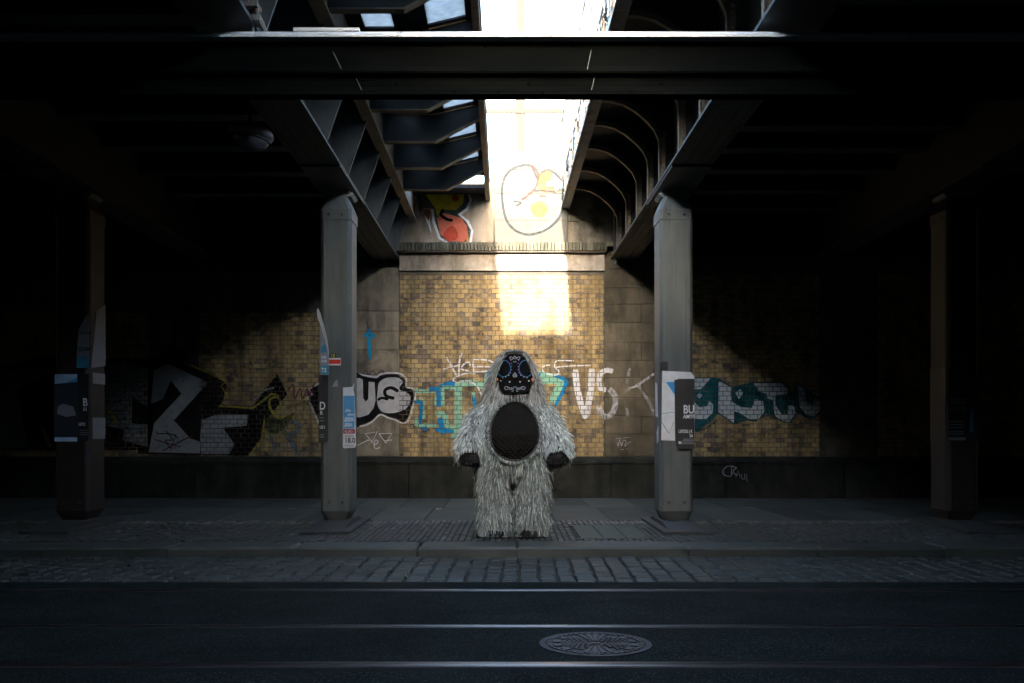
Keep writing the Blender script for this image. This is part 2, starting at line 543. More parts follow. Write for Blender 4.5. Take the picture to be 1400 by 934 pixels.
# cobbled strip: rows of setts in columns between kerb and asphalt
strip = MB().box(-XW, XW, D_SETT0, D_KERB + 0.05, -0.9, ROAD_Z - 0.028).build('cobbled_strip', M['joint']); tag(strip, kind='structure')
rs = random.Random(3)
setts = []
xx = -8.2
while xx < 8.6:
    w = rs.uniform(0.135, 0.185)
    yy = D_SETT0 + 0.01 + rs.uniform(-0.02, 0.03)
    while yy < D_KERB - 0.06:
        d = rs.uniform(0.12, 0.24)
        if yy + d > D_KERB - 0.07: d = D_KERB - 0.008 - yy
        sh = (yy - 9.0) * 0.02
        setts.append((xx + sh + rs.uniform(-.006, .006), yy, w, d, rs.uniform(-0.007, 0.006)))
        yy += d
    xx += w
setts.sort(key=lambda s: abs(s[0] - 0.2) + (D_KERB - s[1]) * 0.15)
protos = []
for k in range(8):
    random.seed(100 + k)
    m = MB().stone(-0.5, 0.5, -0.5, 0.5, -0.06, 0.0, c=0.07, j=0.05)
    # keep the chamfer shallow in height
    for i, p in enumerate(m.v):
        if 4 <= i < 8: p.z = -0.014
        if i >= 8: p.z = random.uniform(-0.003, 0.002)
    ob = m.build('sett', M['sett'])
    protos.append(ob.data); bpy.data.objects.remove(ob)
rest = MB()
for i, (sx, sy, w, d, dz) in enumerate(setts):
    c = Vector((sx + w/2, sy + d/2, ROAD_Z + dz))
    if i < 300:
        o = link('sett', protos[i % 8], strip, c)
        o.scale = (w - 0.022, d - 0.020, 1)
    else:
        me = protos[i % 8]
        rest.add([(c.x + v.co.x*(w-0.022), c.y + v.co.y*(d-0.020), c.z + v.co.z) for v in me.vertices], [tuple(p.vertices) for p in me.polygons])
o = rest.build('far_setts', M['sett'], strip); tag(o, kind='stuff')

# kerb
kerb = MB().box(-XW, XW, D_KERB + 0.06, 10.32, -0.9, -0.05).build('kerb', M['joint']); tag(kerb, kind='structure')
kj = [-9.6, -7.9, -6.4, -4.9, -3.2]
kj = [X(p, 9.8) for p in (-600, -430, -280, -110, 60, 230, 400, 569, 707, 941, 1120, 1290, 1470, 1640)]
random.seed(11)
for a, c in zip(kj[:-1], kj[1:]):
    gap = 0.03 if abs(a - X(569, 9.8)) < 0.01 else 0.006
    h = MB().stone(a + gap, c - 0.005, D_KERB + random.uniform(-.006, .006), 10.29, -0.12, 0.002 + random.uniform(-.006, .004), c=0.022, j=0.004)
    h.build('kerb_stone', M['kerb'], kerb, origin=((a+c)/2, 10.0, 0))

# pavement: bed, two rows of large slabs, a field of small setts
pave = MB().box(-XW, XW, 10.30, 22, -0.9, -0.018).build('pavement', M['joint']); tag(pave, kind='structure')
random.seed(5)
for (d0, d1, xs0) in ((12.62, 14.72, 0.28), (14.72, 16.95, -0.1)):
    xs = -9.0 + xs0
    while xs < 10:
        w = random.choice((0.66, 0.72, 0.72, 0.95))
        h = MB().stone(xs + 0.005, xs + w - 0.005, d0 + 0.005, d1 - 0.005, -0.05, random.uniform(-.004, .003), c=0.006)
        h.build('paving_slab', M['slab'], pave, origin=(xs + w/2, (d0+d1)/2, 0))
        xs += w
mosaic = MB(); pale = MB()
random.seed(9)
NX0, NX1 = -8.4, 9.0
cov = (X(790, 11.0), X(882, 11.0), 10.55, 11.98)      # mossy cover let into the setts
cols = []
xs = NX0
while xs < NX1:
    w = 0.066 + random.uniform(-.005, .005)
    cols.append((xs, w)); xs += w
yy = 10.33
while yy < 12.5:
    d = 0.125 if yy < 12.1 else 0.20
    for ci, (xs, w) in enumerate(cols):
        sk = (yy - 11.4) * 0.01 + random.uniform(-.002, .002)
        dy = (ci % 2) * 0.04 + random.uniform(-.012, .012)
        if cov[0] - 0.02 < xs + w/2 < cov[1] + 0.02 and cov[2] - 0.02 < yy + dy + d/2 < cov[3] + 0.02: continue
        tgt = pale if (yy >= 12.1 or random.random() < 0.03) and random.random() < 0.75 else mosaic
        tgt.stone(xs + sk + 0.007, xs + sk + w - 0.006, yy + dy + 0.004, yy + dy + d - 0.004, -0.03, random.uniform(-.005, .004), c=0.006, j=0.0015)
    yy += d
tag(mosaic.build('small_setts', M['mosaic'], pave), kind='stuff')
tag(pale.build('pale_small_setts', M['mosaic_pale'], pave), kind='stuff')
for k in range(3):
    w = (cov[1] - cov[0]) / 3
    MB().stone(cov[0] + k*w + 0.004, cov[0] + (k+1)*w - 0.004, cov[2] + 0.01, cov[3] - 0.01, -0.04, 0.003, c=0.006).build('mossy_paver', M['moss_slab'], pave, origin=(cov[0] + (k+.5)*w, 11.2, 0))

# =================================================================== ABUTMENT WALL
wall = empty('abutment_wall', (0, D_WALL, 0))
tag(wall, 'yellow brick and sandstone abutment wall covered in graffiti behind the columns', 'wall')
XL, XR = X(-260, D_WALL), X(1640, D_WALL)
Z_BOT = BZ0
def zt(py): return Z(py, D_WALL)
TOPS = [zt(428), zt(428), zt(372), zt(372), zt(372)]
random.seed(21)
# the brick panels: mortar bed, and every brick before it
pm = []
for k in range(5):
    m = MB().stone(-BW/2 + 0.0048, BW/2 - 0.0048, -0.0, 0.05, 0.0045, BH - 0.0045, c=0.003, j=0.0016, axis='y')
    ob = m.build('brick', M['brick']); pm.append(ob.data); bpy.data.objects.remove(ob)
single = 0
for bi, (a, c) in enumerate(BAYS):
    top = TOPS[bi]
    panel = MB().box(a, c, D_WALL + 0.009, D_WALL + 0.4, 0.5, top).build('brick_panel', M['mortar'], wall, origin=((a+c)/2, D_WALL, 0.5))
    rest = MB()
    nrow = int((top - Z_BOT) / BH + 0.25)
    for r in range(nrow):
        off = -0.5 * (r % 2)
        k0 = math.floor((a) / BW - off); k1 = math.ceil((c) / BW - off)
        for k in range(k0, k1 + 1):
            x0 = (k + off) * BW; x1 = x0 + BW
            lo = max(x0, a); hi = min(x1, c)
            if hi - lo < 0.025: continue
            z0 = Z_BOT + r * BH
            full = hi - lo > BW - 1e-6
            dy = random.uniform(-0.0025, 0.0025)
            whole_view = bi == 2 and 23 <= r <= nrow and full
            if whole_view and single < 300 and not (r == nrow - 1 and False):
                o = link('brick', random.choice(pm), panel, Vector(((lo+hi)/2, D_WALL + dy, z0)))
                single += 1
            else:
                rest.stone(lo + 0.0048, hi - 0.0048, D_WALL + dy, D_WALL + 0.05, z0 + 0.0045, z0 + BH - 0.0045, c=0.003, j=0.0016, axis='y')
    tag(rest.build('brickwork', M['brick'], panel), kind='stuff')

# stone piers between the brick panels
def pier(x0, x1, joints, mat, proud=0.006, split=None, back=0.4):
    pi = MB().box(x0 + 0.02, x1 - 0.02, D_WALL + 0.012, D_WALL + back, 0.5, zt(joints[-1]) - 0.02).build('stone_pier', M['mortar'], wall, origin=((x0+x1)/2, D_WALL, 0.5))
    for k in range(len(joints) - 1):
        z0, z1 = zt(joints[k]), zt(joints[k+1])
        cuts = [x0, x1]
        if split and k % 2: cuts = [x0, x0 + (x1-x0)*split, x1]
        for a, c in zip(cuts[:-1], cuts[1:]):
            MB().stone(a + 0.003, c - 0.003, D_WALL - proud + random.uniform(-.002, .002), D_WALL + back - 0.02, z0 + 0.003, z1 - 0.003, c=0.005, j=0.002, axis='y').build('stone_block', mat, pi, origin=((a+c)/2, D_WALL, (z0+z1)/2))
    return pi
pier(X(470, D_WALL), X(546, D_WALL), [624, 594, 566, 540, 512, 478, 453, 425.5, 365.5], M['stone'])
pier(X(826, D_WALL), X(908, D_WALL), [624, 593, 569, 544, 517, 493, 468, 441, 416, 393, 368, 343], M['stone_brown'], split=0.62)
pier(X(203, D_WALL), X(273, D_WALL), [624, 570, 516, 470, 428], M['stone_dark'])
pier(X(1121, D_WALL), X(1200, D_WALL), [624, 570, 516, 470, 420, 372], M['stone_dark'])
# sooty frieze over the outer panels
for x0, x1, y0, y1 in ((-260, 203, 428, 372), (203, 273, 428, 372), (273, 470, 428, 372), (908, 1121, 372, 350), (1121, 1640, 372, 350)):
    a, c = X(x0, D_WALL), X(x1, D_WALL)
    n = max(1, round((c - a) / 1.2))
    for k in range(n):
        u, v = a + (c-a)*k/n, a + (c-a)*(k+1)/n
        MB().stone(u + 0.003, v - 0.003, D_WALL - 0.012, D_WALL + 0.4, zt(y0) + 0.003, zt(y1), c=0.006, axis='y').build('frieze_block', M['stone_dark'], wall, origin=((u+v)/2, D_WALL, zt(y1)))
# plinth with a sloping top course
random.seed(4)
DP = 16.62
pj = [-260, -100, 60, 168, 272, 420, 560, 700, 834, 990, 1150, 1330, 1500, 1640]
for p0, p1 in zip(pj[:-1], pj[1:]):
    a, c = X(p0, D_WALL), X(p1, D_WALL)
    MB().stone(a + 0.003, c - 0.003, DP + random.uniform(-.008, .008), D_WALL + 0.3, -0.05, 0.575, c=0.008, j=0.003, axis='y').build('plinth_block', M['plinth'], wall, origin=((a+c)/2, DP, 0))
    h = MB().prism([(DP - 0.025, 0.578), (DP - 0.025, 0.615), (D_WALL - 0.004, 0.686), (D_WALL + 0.3, 0.686), (D_WALL + 0.3, 0.578)], 'x', a + 0.003, c - 0.003)
    h.build('plinth_cap', M['plinth'], wall, origin=((a+c)/2, DP, 0.6))
# band and coping of the middle bay
a, c = X(546, D_WALL), X(827, D_WALL)
MB().stone(a, c, D_WALL - 0.03, D_WALL + 0.4, zt(371) + 0.004, zt(347), c=0.008, axis='y').build('plaster_band', M['lintel'], wall, origin=((a+c)/2, D_WALL, zt(360)))
n = 60
a, c = X(544, D_WALL), X(829, D_WALL)
random.seed(6)
base_c = MB().box(a + 0.01, c - 0.01, D_WALL - 0.13, D_WALL + 0.4, zt(347) + 0.003, zt(345)).build('coping', M['mortar'], wall, origin=((a+c)/2, D_WALL, zt(345)))
w = (c - a) / n
for k in range(n):
    MB().stone(a + k*w + 0.004, a + (k+1)*w - 0.004, D_WALL - 0.16 + random.uniform(-.008, .008), D_WALL + 0.2, zt(344.8), zt(333.4) + random.uniform(-.002, .002), c=0.006, axis='y').build('coping_brick', M['coping'], base_c, origin=(a + (k+.5)*w, D_WALL - 0.1, zt(340)))
# upper wall
DU = 16.98
zu = Z(333, D_WALL) - 0.02
a, m1, m2, c = X(500, DU), X(676, DU), X(776, DU), X(900, DU)
MB().stone(a, m1 - 0.003, DU, DU + 0.4, zu, 5.36, c=0.01, axis='y').build('plaster_wall', M['plaster'], wall, origin=(a, DU, zu))
for z0, z1 in ((zu, Z(303, DU)), (Z(303, DU), Z(268, DU)), (Z(268, DU), 5.1)):
    cuts = [m2 + 0.003, m2 + (c-m2)*random.uniform(.3, .6), c]
    for u, v in zip(cuts[:-1], cuts[1:]):
        MB().stone(u + 0.002, v - 0.002, DU + random.uniform(-.01, .01), DU + 0.4, z0 + 0.003, z1 - 0.003, c=0.008, j=0.003, axis='y').build('stone_block', M['stone'], wall, origin=((u+v)/2, DU, z0))
zz = [zu, Z(302, DU), Z(266, DU), Z(233, DU), Z(208, DU)]
for z0, z1 in zip(zz[:-1], zz[1:]):
    MB().stone(m1, m2, DU - 0.06, DU + 0.4, z0 + 0.001, z1 - 0.002, c=0.004, axis='y').build('concrete_panel', M['concrete'], wall, origin=((m1+m2)/2, DU, z0))
# rear of the bearing shelf, and the wall carried on out of the picture
MB().box(-XW, a - 0.01, 18.4, 19.0, 0, 5.2).box(c + 0.01, XW, 18.4, 19.0, 0, 5.2).box(a - 0.01, c + 0.01, 18.4, 19.0, 0, 5.0).build('ballast_wall', M['rear_wall'], wall, origin=(0, 18.4, 0))
MB().box(XL, X(470, D_WALL), D_WALL + 0.4, 18.4, 0, zt(372) - 0.02).box(X(470, D_WALL), X(546, D_WALL), D_WALL + 0.4, 18.4, 0, zt(365.5) - 0.02).box(X(546, D_WALL), X(827, D_WALL), D_WALL + 0.42, 18.4, 0, zt(345)).box(X(827, D_WALL), X(908, D_WALL), D_WALL + 0.4, 18.4, 0, zt(343) - 0.02).box(X(908, D_WALL), XR, D_WALL + 0.4, 18.4, 0, zt(350) - 0.02).build('bearing_shelf', M['stone_dark'], wall, origin=(0, 17, 0))
rw = MB()
rw.box(-XW, XL, D_WALL, 18.4, -0.05, 5.2); rw.box(XR, XW, D_WALL, 18.4, -0.05, 5.2)
rw.box(-XW, XW, -6.4, -5.6, -1.0, 5.0); rw.box(-XW, XW, -7.4, -6.9, -1.0, 2.78 + SUN_SLOPE * (D_WALL + 6.9)); rw.box(-XW, XW, -6.9, -6.41, -1.0, 5.6)  # tall rear box is an unseen blocker added to trim the sun patch
tag(rw.build('underpass_wall_sun_block', M['rear_wall']), kind='structure')

# =================================================================== BRIDGES
ZF = 4.02      # underside of the main girders
ZD = 5.15      # deck underside
Y0, Y1 = -6.4, 21.5
def girder(parent, xc, half=0.225, zf=ZF, zd=ZD, mat='girder_paint'):
    h = MB()
    h.box(xc - half, xc + half, Y0, 18.2, zf, zf + 0.028)
    h.box(xc - 0.012, xc + 0.012, Y0, 18.2, zf + 0.028, zd + 0.1)
    gd = h.build('main_girder', M[mat], parent, origin=(xc, 8, zf))
    if abs(xc) < 3:
        rv = MB(); D = 7.2
        while D < 17.4:
            if not 10.7 < D < 12.65:
                for dx in (-half + 0.05, -0.07, 0.07, half - 0.05): rv.rivet(xc + dx, D, zf, 0.014, 0, 0, -1)
            D += 0.13
        tag(rv.build('rivets', M[mat], gd, origin=(xc, 8, zf)), kind='stuff')
    s = MB().box(xc - half + 0.012, xc + half + 0.004, 10.75, 12.6, zf - 0.026, zf - 0.001)
    s.build('splice_plate', M[mat], gd, origin=(xc, 11.7, zf))
    return gd

# ---- left bridge
lb = empty('railway_bridge', (-4, 8, ZF)); tag(lb, 'railway bridge on the left with glazed cantilever brackets beside the sky gap', 'bridge')
FR = [2.3, 3.6, 4.85, 6.1, 7.36, 8.63, 10.0, 11.36, 12.62, 13.9, 15.15, 16.4]
girder(lb, -1.985)
for xc in (-5.06, -8.3, -11.6):
    girder(lb, xc, mat='deck')  # blacker than the inner girder, to paint in the shade
for D in FR:
    MB().prism([(-1.972, ZF + 0.03), (-1.77, ZF + 0.03), (-1.545, 4.70), (-1.545, ZD), (-1.972, ZD)], 'y', D - 0.008, D + 0.008).build('knee_plate', M['steel'], lb, origin=(-1.8, D, 4.5))
h = MB(); h.box(-1.545, -1.525, Y0, 16.9, 4.70, ZD + 0.02); h.box(-1.60, -1.47, Y0, 16.9, 4.675, 4.70)
h.build('inner_beam', M['tan_steel'], lb, origin=(-1.53, 8, 4.7))
SL = 0.135 / 0.558
def zs(x): return ZD if x < -0.86 else ZD + (x + 0.86) * SL
for D in FR[:-1]:
    br = MB().prism([(-1.523, 4.80), (-0.86, 4.80), (-0.302, 5.095), (-0.302, zs(-0.302) - 0.01), (-0.86, ZD - 0.01), (-1.523, ZD - 0.01)], 'y', D - 0.01, D + 0.01).build('cantilever_bracket', M['steel_dark'], lb, origin=(-0.9, D, 4.9))
    h = MB()
    h.prism([(-1.523, 4.785), (-0.858, 4.785), (-0.302, 5.080), (-0.302, 5.094), (-0.862, 4.799), (-1.523, 4.799)], 'y', D - 0.05, D + 0.05)
    h.build('bracket_flange', M['tan_steel'], br, origin=(-0.9, D, 4.8))
h = MB(); h.box(-0.300, -0.292, Y0, 21, 5.07, 5.45); h.box(-0.300, -0.225, Y0, 21, 5.045, 5.07); h.box(-0.300, -0.225, Y0, 21, 5.45, 5.47)
h.build('fascia_beam', M['tan_steel'], lb, origin=(-0.26, 8, 5.1))
# deck over the cantilever: solid strips, and glass between them
strips = [(-1.54, -1.375), (-1.08, -0.75), (-0.375, -0.292)]
h = MB()
for x0, x1 in strips:
    if x0 < -0.86 < x1:
        h.prism([(x0, ZD), (-0.86, ZD), (x1, zs(x1)), (x1, zs(x1) + 0.05), (-0.86, ZD + 0.05), (x0, ZD + 0.05)], 'y', Y0, 15.9)
    else:
        h.prism([(x0, zs(x0)), (x1, zs(x1)), (x1, zs(x1) + 0.05), (x0, zs(x0) + 0.05)], 'y', Y0, 15.9)
h.box(-1.54, -0.292, 16.5, Y1, ZD + 0.002, ZD + 0.06)  # unseen deck slot left open in front, added to light the upper wall
h.build('walkway_plate', M['deck'], lb, origin=(-0.9, 8, ZD))
for x0, x1 in ((-1.375, -1.08), (-0.75, -0.375)):
    for D in FR[:-1]:
        h = MB().prism([(x0, zs(x0) + 0.001), (x1, zs(x1) + 0.001), (x1, zs(x1) + 0.045), (x0, zs(x0) + 0.045)], 'y', Y0 if D == FR[0] else D - 0.09, D + 0.09)
        h.build('glazing_bar', M['steel_dark'], lb, origin=((x0+x1)/2, D, ZD))
    MB().prism([(x0, zs(x0) + 0.002), (x1, zs(x1) + 0.002), (x1, zs(x1) + 0.045), (x0, zs(x0) + 0.045)], 'y', 15.24, 15.9).build('walkway_plate', M['deck'], lb, origin=((x0+x1)/2, 15.8, ZD))
    for D0_, D1_ in zip(FR[:-2], FR[1:-1]):
        mid = (D0_ + D1_) / 2
        for u, v in ((D0_ + 0.092, mid - 0.008), (mid + 0.008, D1_ - 0.092)):
            MB().prism([(x0, zs(x0) + 0.02), (x1, zs(x1) + 0.02), (x1, zs(x1) + 0.028), (x0, zs(x0) + 0.028)], 'y', u, v).build('glass_pane', M['pane'], lb, origin=((x0+x1)/2, (u+v)/2, ZD))
        h = MB().prism([(x0, zs(x0) + 0.005), (x1, zs(x1) + 0.005), (x1, zs(x1) + 0.04), (x0, zs(x0) + 0.04)], 'y', mid - 0.007, mid + 0.007)
        h.build('glazing_bar', M['steel_dark'], lb, origin=((x0+x1)/2, mid, ZD))
MB().box(-1.54, -0.30, 15.86, 15.89, ZD + 0.052, ZD + 0.60).build('sun_block_plate', M['deck'], lb, origin=(-0.9, 16.07, ZD + 0.2))  # unseen plate added to keep direct sun out of the deck slot
MB().box(-XW, -1.54, Y0, Y1, ZD + 0.001, ZD + 0.3).build('deck_plate', M['deck'], lb, origin=(-6, 8, ZD))
for D in FR:
    MB().box(-12, -2.0, D - 0.06, D + 0.06, ZD - 0.42, ZD).box(-12, -2.0, D - 0.12, D + 0.12, ZD - 0.44, ZD - 0.42).build('cross_beam', M['steel_dark'], lb, origin=(-7, D, ZD - 0.4))

# ---- right bridge
rb = empty('railway_bridge', (4, 8, ZF)); tag(rb, 'older riveted railway bridge on the right with curved ribs and a mesh railing', 'bridge')
gd = girder(rb, 2.035)
for xc in (5.39, 8.7, 12.0): girder(rb, xc, mat='deck')
RF = [3.6, 4.75, 5.9, 7.05, 8.2, 9.33, 10.47, 11.77, 12.7, 13.76, 14.94, 16.1]
path = [(1.10, 5.04), (1.26, 5.038), (1.42, 5.0), (1.57, 4.915), (1.70, 4.80), (1.79, 4.70), (1.845, 4.58), (1.85, 4.45), (1.85, ZF + 0.03)]
for D in RF:
    poly = path + [(2.02, ZF + 0.03), (2.02, ZD - 0.002), (1.10, ZD - 0.002)]
    rib = MB().prism(poly, 'y', D - 0.006, D + 0.006).build('curved_rib', M['deck'], rb, origin=(1.6, D, 4.8))
    h = MB()
    for (xa, za), (xb, zb) in zip(path[:-1], path[1:]):
        d = Vector((xb - xa, zb - za)).normalized(); nn = Vector((d.y, -d.x)) * -0.012
        if xb == 1.85 and xa == 1.85: nn = Vector((-0.012, 0))
        else: nn = Vector((-abs(d.y), -abs(d.x))) * 0.012
        h.add([(xa, D - 0.035, za), (xa, D + 0.035, za), (xb, D + 0.035, zb), (xb, D - 0.035, zb), (xa + nn.x, D - 0.035, za + nn.y), (xa + nn.x, D + 0.035, za + nn.y), (xb + nn.x, D + 0.035, zb + nn.y), (xb + nn.x, D - 0.035, zb + nn.y)],
              [(0,1,2,3),(4,7,6,5),(0,4,5,1),(1,5,6,2),(2,6,7,3),(3,7,4,0)])
    # the angle whose leg faces the road carries the rivets
    h.prism([(1.85, ZF + 0.03), (1.915, ZF + 0.03), (1.915, 4.66), (1.83, 4.70), (1.85, 4.58)], 'y', D - 0.016, D - 0.007)
    for (xa, za), (xb, zb) in zip(path[:6], path[1:7]):
        h.add([(xa, D - 0.016, za), (xb, D - 0.016, zb), (xb + 0.03, D - 0.016, zb + 0.045), (xa + 0.02, D - 0.016, za + 0.045)], [(0, 1, 2, 3)])
    h.build('rib_angle', M['rib_steel'], rib, origin=(1.6, D, 4.8))
    h = MB(); z = ZF + 0.07
    while z < 4.66:
        h.rivet(1.885, D - 0.016, z, 0.013); z += 0.062
    tag(h.build('rivets', M['riveted'], rib, origin=(1.6, D, 4.8)), kind='stuff')
    # plain web stiffener halfway, seen as a pale riveted upright
MB().box(1.10, 2.02, Y0, Y1, ZD + 0.001, ZD + 0.05).build('buckle_plate', M['deck'], rb, origin=(1.5, 8, ZD))
MB().box(2.05, XW, Y0, Y1, ZD + 0.001, ZD + 0.3).build('deck_plate', M['deck'], rb, origin=(6, 8, ZD))
for D in RF:
    MB().box(2.05, 12.4, D - 0.06, D + 0.06, ZD - 0.42, ZD).box(2.05, 12.4, D - 0.12, D + 0.12, ZD - 0.44, ZD - 0.42).build('cross_beam', M['steel_dark'], rb, origin=(7, D, ZD - 0.4))
pg = MB()
pg.box(1.045, 1.06, Y0, 21, 4.935, 5.30)
pg.box(0.985, 1.13, Y0, 21, 4.905, 4.935)
pg.box(1.0, 1.11, Y0, 21, 5.30, 5.325)
par = pg.build('edge_girder', M['riveted'], rb, origin=(1.05, 8, 4.9))
MB().box(1.062, 1.13, Y0, 21, 4.936, 5.10).build('edge_angle', M['tan_steel'], rb, origin=(1.1, 8, 4.9))
riv = MB()
D = 4.0
while D < 17.5:
    riv.rivet(1.02, D, 4.905, 0.012, 0, 0, -1); riv.rivet(1.045, D, 4.97, 0.013, -1, 0, 0); riv.rivet(1.045, D, 5.27, 0.013, -1, 0, 0); D += 0.09
tag(riv.build('rivets', M['riveted'], rb, origin=(1.05, 8, 4.9)), kind='stuff')
for D in RF:
    h = MB(); h.box(0.992, 1.044, D - 0.16, D + 0.16, 4.95, 5.285)
    h.build('batten_plate', M['steel'], par, origin=(1.01, D, 5.1))
    h = MB()
    for z in (5.0, 5.08, 5.16, 5.24):
        for dy in (-0.11, 0.11): h.rivet(0.992, D + dy, z, 0.016, -1, 0, 0)
    tag(h.build('batten_rivets', M['riveted'], par, origin=(1.01, D, 5.1)), kind='stuff')
    MB().box(1.0, 1.04, D - 0.02, D + 0.02, 5.326, 6.45).build('railing_post', M['riveted'], par, origin=(1.02, D, 5.33))
for z in (5.42, 6.44):
    MB().box(1.0, 1.04, 2.0, 17.2, z, z + 0.04).build('railing_bar', M['riveted'], par, origin=(1.02, 9, z))
h = MB()
k = 0
while k < 96:
    y0 = 3.0 + k*0.145
    h.tube([(1.022, y0, 5.46), (1.022, y0 + 0.55, 6.44)], 0.006, 4)
    h.tube([(1.012, y0 + 0.55, 5.46), (1.012, y0, 6.44)], 0.006, 4)
    k += 1
tag(h.build('railing_mesh', M['riveted'], par, origin=(1.02, 9, 5.4)), kind='stuff')
# hanger pipe and bearing on the right shelf
h = MB().tube([(X(841, 16.6), 16.6, 3.9), (X(841, 16.6), 16.6, 4.95)], 0.028).box(X(843, 16.6), X(862, 16.6), 16.55, 16.75, Z(318, 16.6), Z(286, 16.6))
h.build('drain_pipe', M['steel_dark'], rb, origin=(X(841, 16.6), 16.6, 4.0))
for br_, xc in ((lb, -1.985), (rb, 2.035), (lb, -5.06), (rb, 5.39)):
    h = MB().prism([(xc - 0.26, 3.90), (xc + 0.26, 3.90), (xc + 0.16, ZF - 0.003), (xc - 0.16, ZF - 0.003)], 'y', 17.2, 17.7)
    h.build('bearing_block', M['riveted'], br_, origin=(xc, 17.4, 3.9))
h = MB().tube([(X(495, 17), 17.0, 3.92), (X(495, 17), 17.0, 4.3)], 0.02).tube([(X(527, 17), 17.0, 3.92), (X(527, 17), 17.0, 4.5)], 0.03).tube([(X(490, 17), 17.05, 4.12), (X(543, 17), 17.05, 4.14)], 0.03)
h.build('drain_pipe', M['riveted'], lb, origin=(X(520, 17), 17, 4.0))

# railing and mast against the sky behind the wall
t = empty('railing', (0.3, 17.6, 5.2)); tag(t, 'thin metal railing against the white sky above the concrete panel', 'railing')
a, c = X(655, 17.6), X(774, 17.6)
MB().box(a, c, 17.58, 17.62, Z(155, 17.6), Z(149, 17.6)).build('top_rail', M['mast'], t, origin=(0.3, 17.6, 6.8))
for k in range(9):
    x = a + (c - a) * (k + 0.6) / 9.2
    MB().box(x - 0.016, x + 0.016, 17.585, 17.615, 5.0, Z(153, 17.6)).build('baluster', M['mast'], t, origin=(x, 17.6, 5.0))
mast = empty('line_mast', (X(711, 26), 26, 3.6)); tag(mast, 'pale concrete line mast rising into the white sky behind the railing', 'mast')
MB().prism([(X(705, 26), 25.9), (X(718, 26), 25.9), (X(718, 26), 26.15), (X(705, 26), 26.15)], 'z', 3.4, 14.5).build('shaft', M['mast'], mast, origin=(X(711, 26), 26, 3.4))
MB().box(X(702, 26), X(721, 26), 25.86, 26.2, 3.4, 3.9).build('footing', M['mast'], mast, origin=(X(711, 26), 26, 3.4))

# =================================================================== COLUMNS
def column(x0, x1, lab, mat='column_paint'):
    xc = (x0 + x1) / 2
    d0, d1 = D_COLUMN, D_COLUMN + 0.5
    t = empty('steel_column', (xc, (d0 + d1)/2, 0)); tag(t, lab, 'column', 'steel columns along the kerb')
    og = (xc, (d0+d1)/2, 0)
    zc = 3.74
    h = MB(); c = 0.035
    # shaft: chamfered box with a groove beside each corner
    def ring(ins):
        a, b_, e, f_ = x0 + ins, x1 - ins, d0 + ins, d1 - ins
        return [(a + c, e), (b_ - c, e), (b_, e + c), (b_, f_ - c), (b_ - c, f_), (a + c, f_), (a, f_ - c), (a, e + c)]
    h.prism(ring(0), 'z', 0.20, zc)
    sh = h.build('shaft', M[mat], t, origin=og)
    h = MB()
    for xs in (x0 + 0.045, x1 - 0.06):
        h.box(xs, xs + 0.014, d0 - 0.006, d0 + 0.02, 0.22, zc - 0.02)
    for xs in (x0 - 0.005, x1 - 0.010):
        h.box(xs, xs + 0.015, d0 + 0.06, d0 + 0.074, 0.22, zc - 0.02)
    h.build('edge_bead', M[mat], sh, origin=og)
    def loft(z_a, ins_a, z_b, ins_b, nm):
        m = MB(); A = ring(ins_a); B = ring(ins_b)
        vs = [(p[0], p[1], z_a) for p in A] + [(p[0], p[1], z_b) for p in B]
        fs = [tuple(range(8)), tuple(range(15, 7, -1))] + [(i, (i+1) % 8, 8 + (i+1) % 8, 8 + i) for i in range(8)]
        m.add(vs, fs)
        return m.build(nm, M[mat], t, origin=og)
    loft(0.092, 0.05, 0.20, -0.004, 'foot')
    cap = loft(zc, -0.012, 3.905, 0.055, 'cap')
    MB().prism(ring(-0.010), 'z', zc - 0.12, zc).build('cap_band', M[mat], cap, origin=og)
    h = MB()
    for zz_ in (0.30, zc - 0.06):
        for xs in (x0 + 0.10, x1 - 0.10):
            h.rivet(xs, d0 - (0.011 if zz_ > 1 else 0.001), zz_, 0.02)
    tag(h.build('bolts', M['steel_dark'], t, origin=og), kind='stuff')
    h = MB().prism([(xc - 0.17, 3.906), (xc + 0.17, 3.906), (xc + 0.20, 3.94), (xc + 0.13, 3.99), (xc - 0.13, 3.99), (xc - 0.20, 3.94)], 'y', d0 + 0.08, d1 - 0.08)
    h.build('rocker_bearing', M['riveted'], t, origin=(xc, d0 + 0.25, 3.95))
    h = MB()
    bx0, bx1 = xc - 0.275, xc + 0.275
    vs = [(bx0, 10.95, 0.0), (bx1, 10.95, 0.0), (bx1, 12.7, 0.0), (bx0, 12.7, 0.0), (bx0, 10.95, 0.034), (bx1, 10.95, 0.034), (bx1, 12.7, 0.034), (bx0, 12.7, 0.034),
          (bx0 + 0.08, 11.1, 0.042), (bx1 - 0.08, 11.1, 0.042), (bx1 - 0.08, 12.5, 0.042), (bx0 + 0.08, 12.5, 0.042), (x0 - 0.01, d0 - 0.1, 0.092), (x1 + 0.01, d0 - 0.1, 0.092), (x1 + 0.01, d1 + 0.05, 0.092), (x0 - 0.01, d1 + 0.05, 0.092)]
    fs = [(12, 13, 14, 15), (0, 3, 2, 1)]
    for lv in (0, 4, 8):
        for i in range(4):
            k = (i + 1) % 4
            fs.append((lv + i, lv + k, lv + 4 + k, lv + 4 + i))
    h.add(vs, fs)
    h.build('granite_base', M['granite_base'], t, origin=(xc, 11.5, 0))
    return t
LC = (X(438, D_COLUMN), X(479.5, D_COLUMN)); RC = (X(903, D_COLUMN), X(947.5, D_COLUMN))
LO = (X(75, D_COLUMN), X(121, D_COLUMN)); RO = (X(1296, D_COLUMN), X(1339, D_COLUMN))
column(*LC, 'grey steel column left of the fur suit, with the red and white sticker')
column(*RC, 'grey steel column right of the fur suit, with the white and black posters')
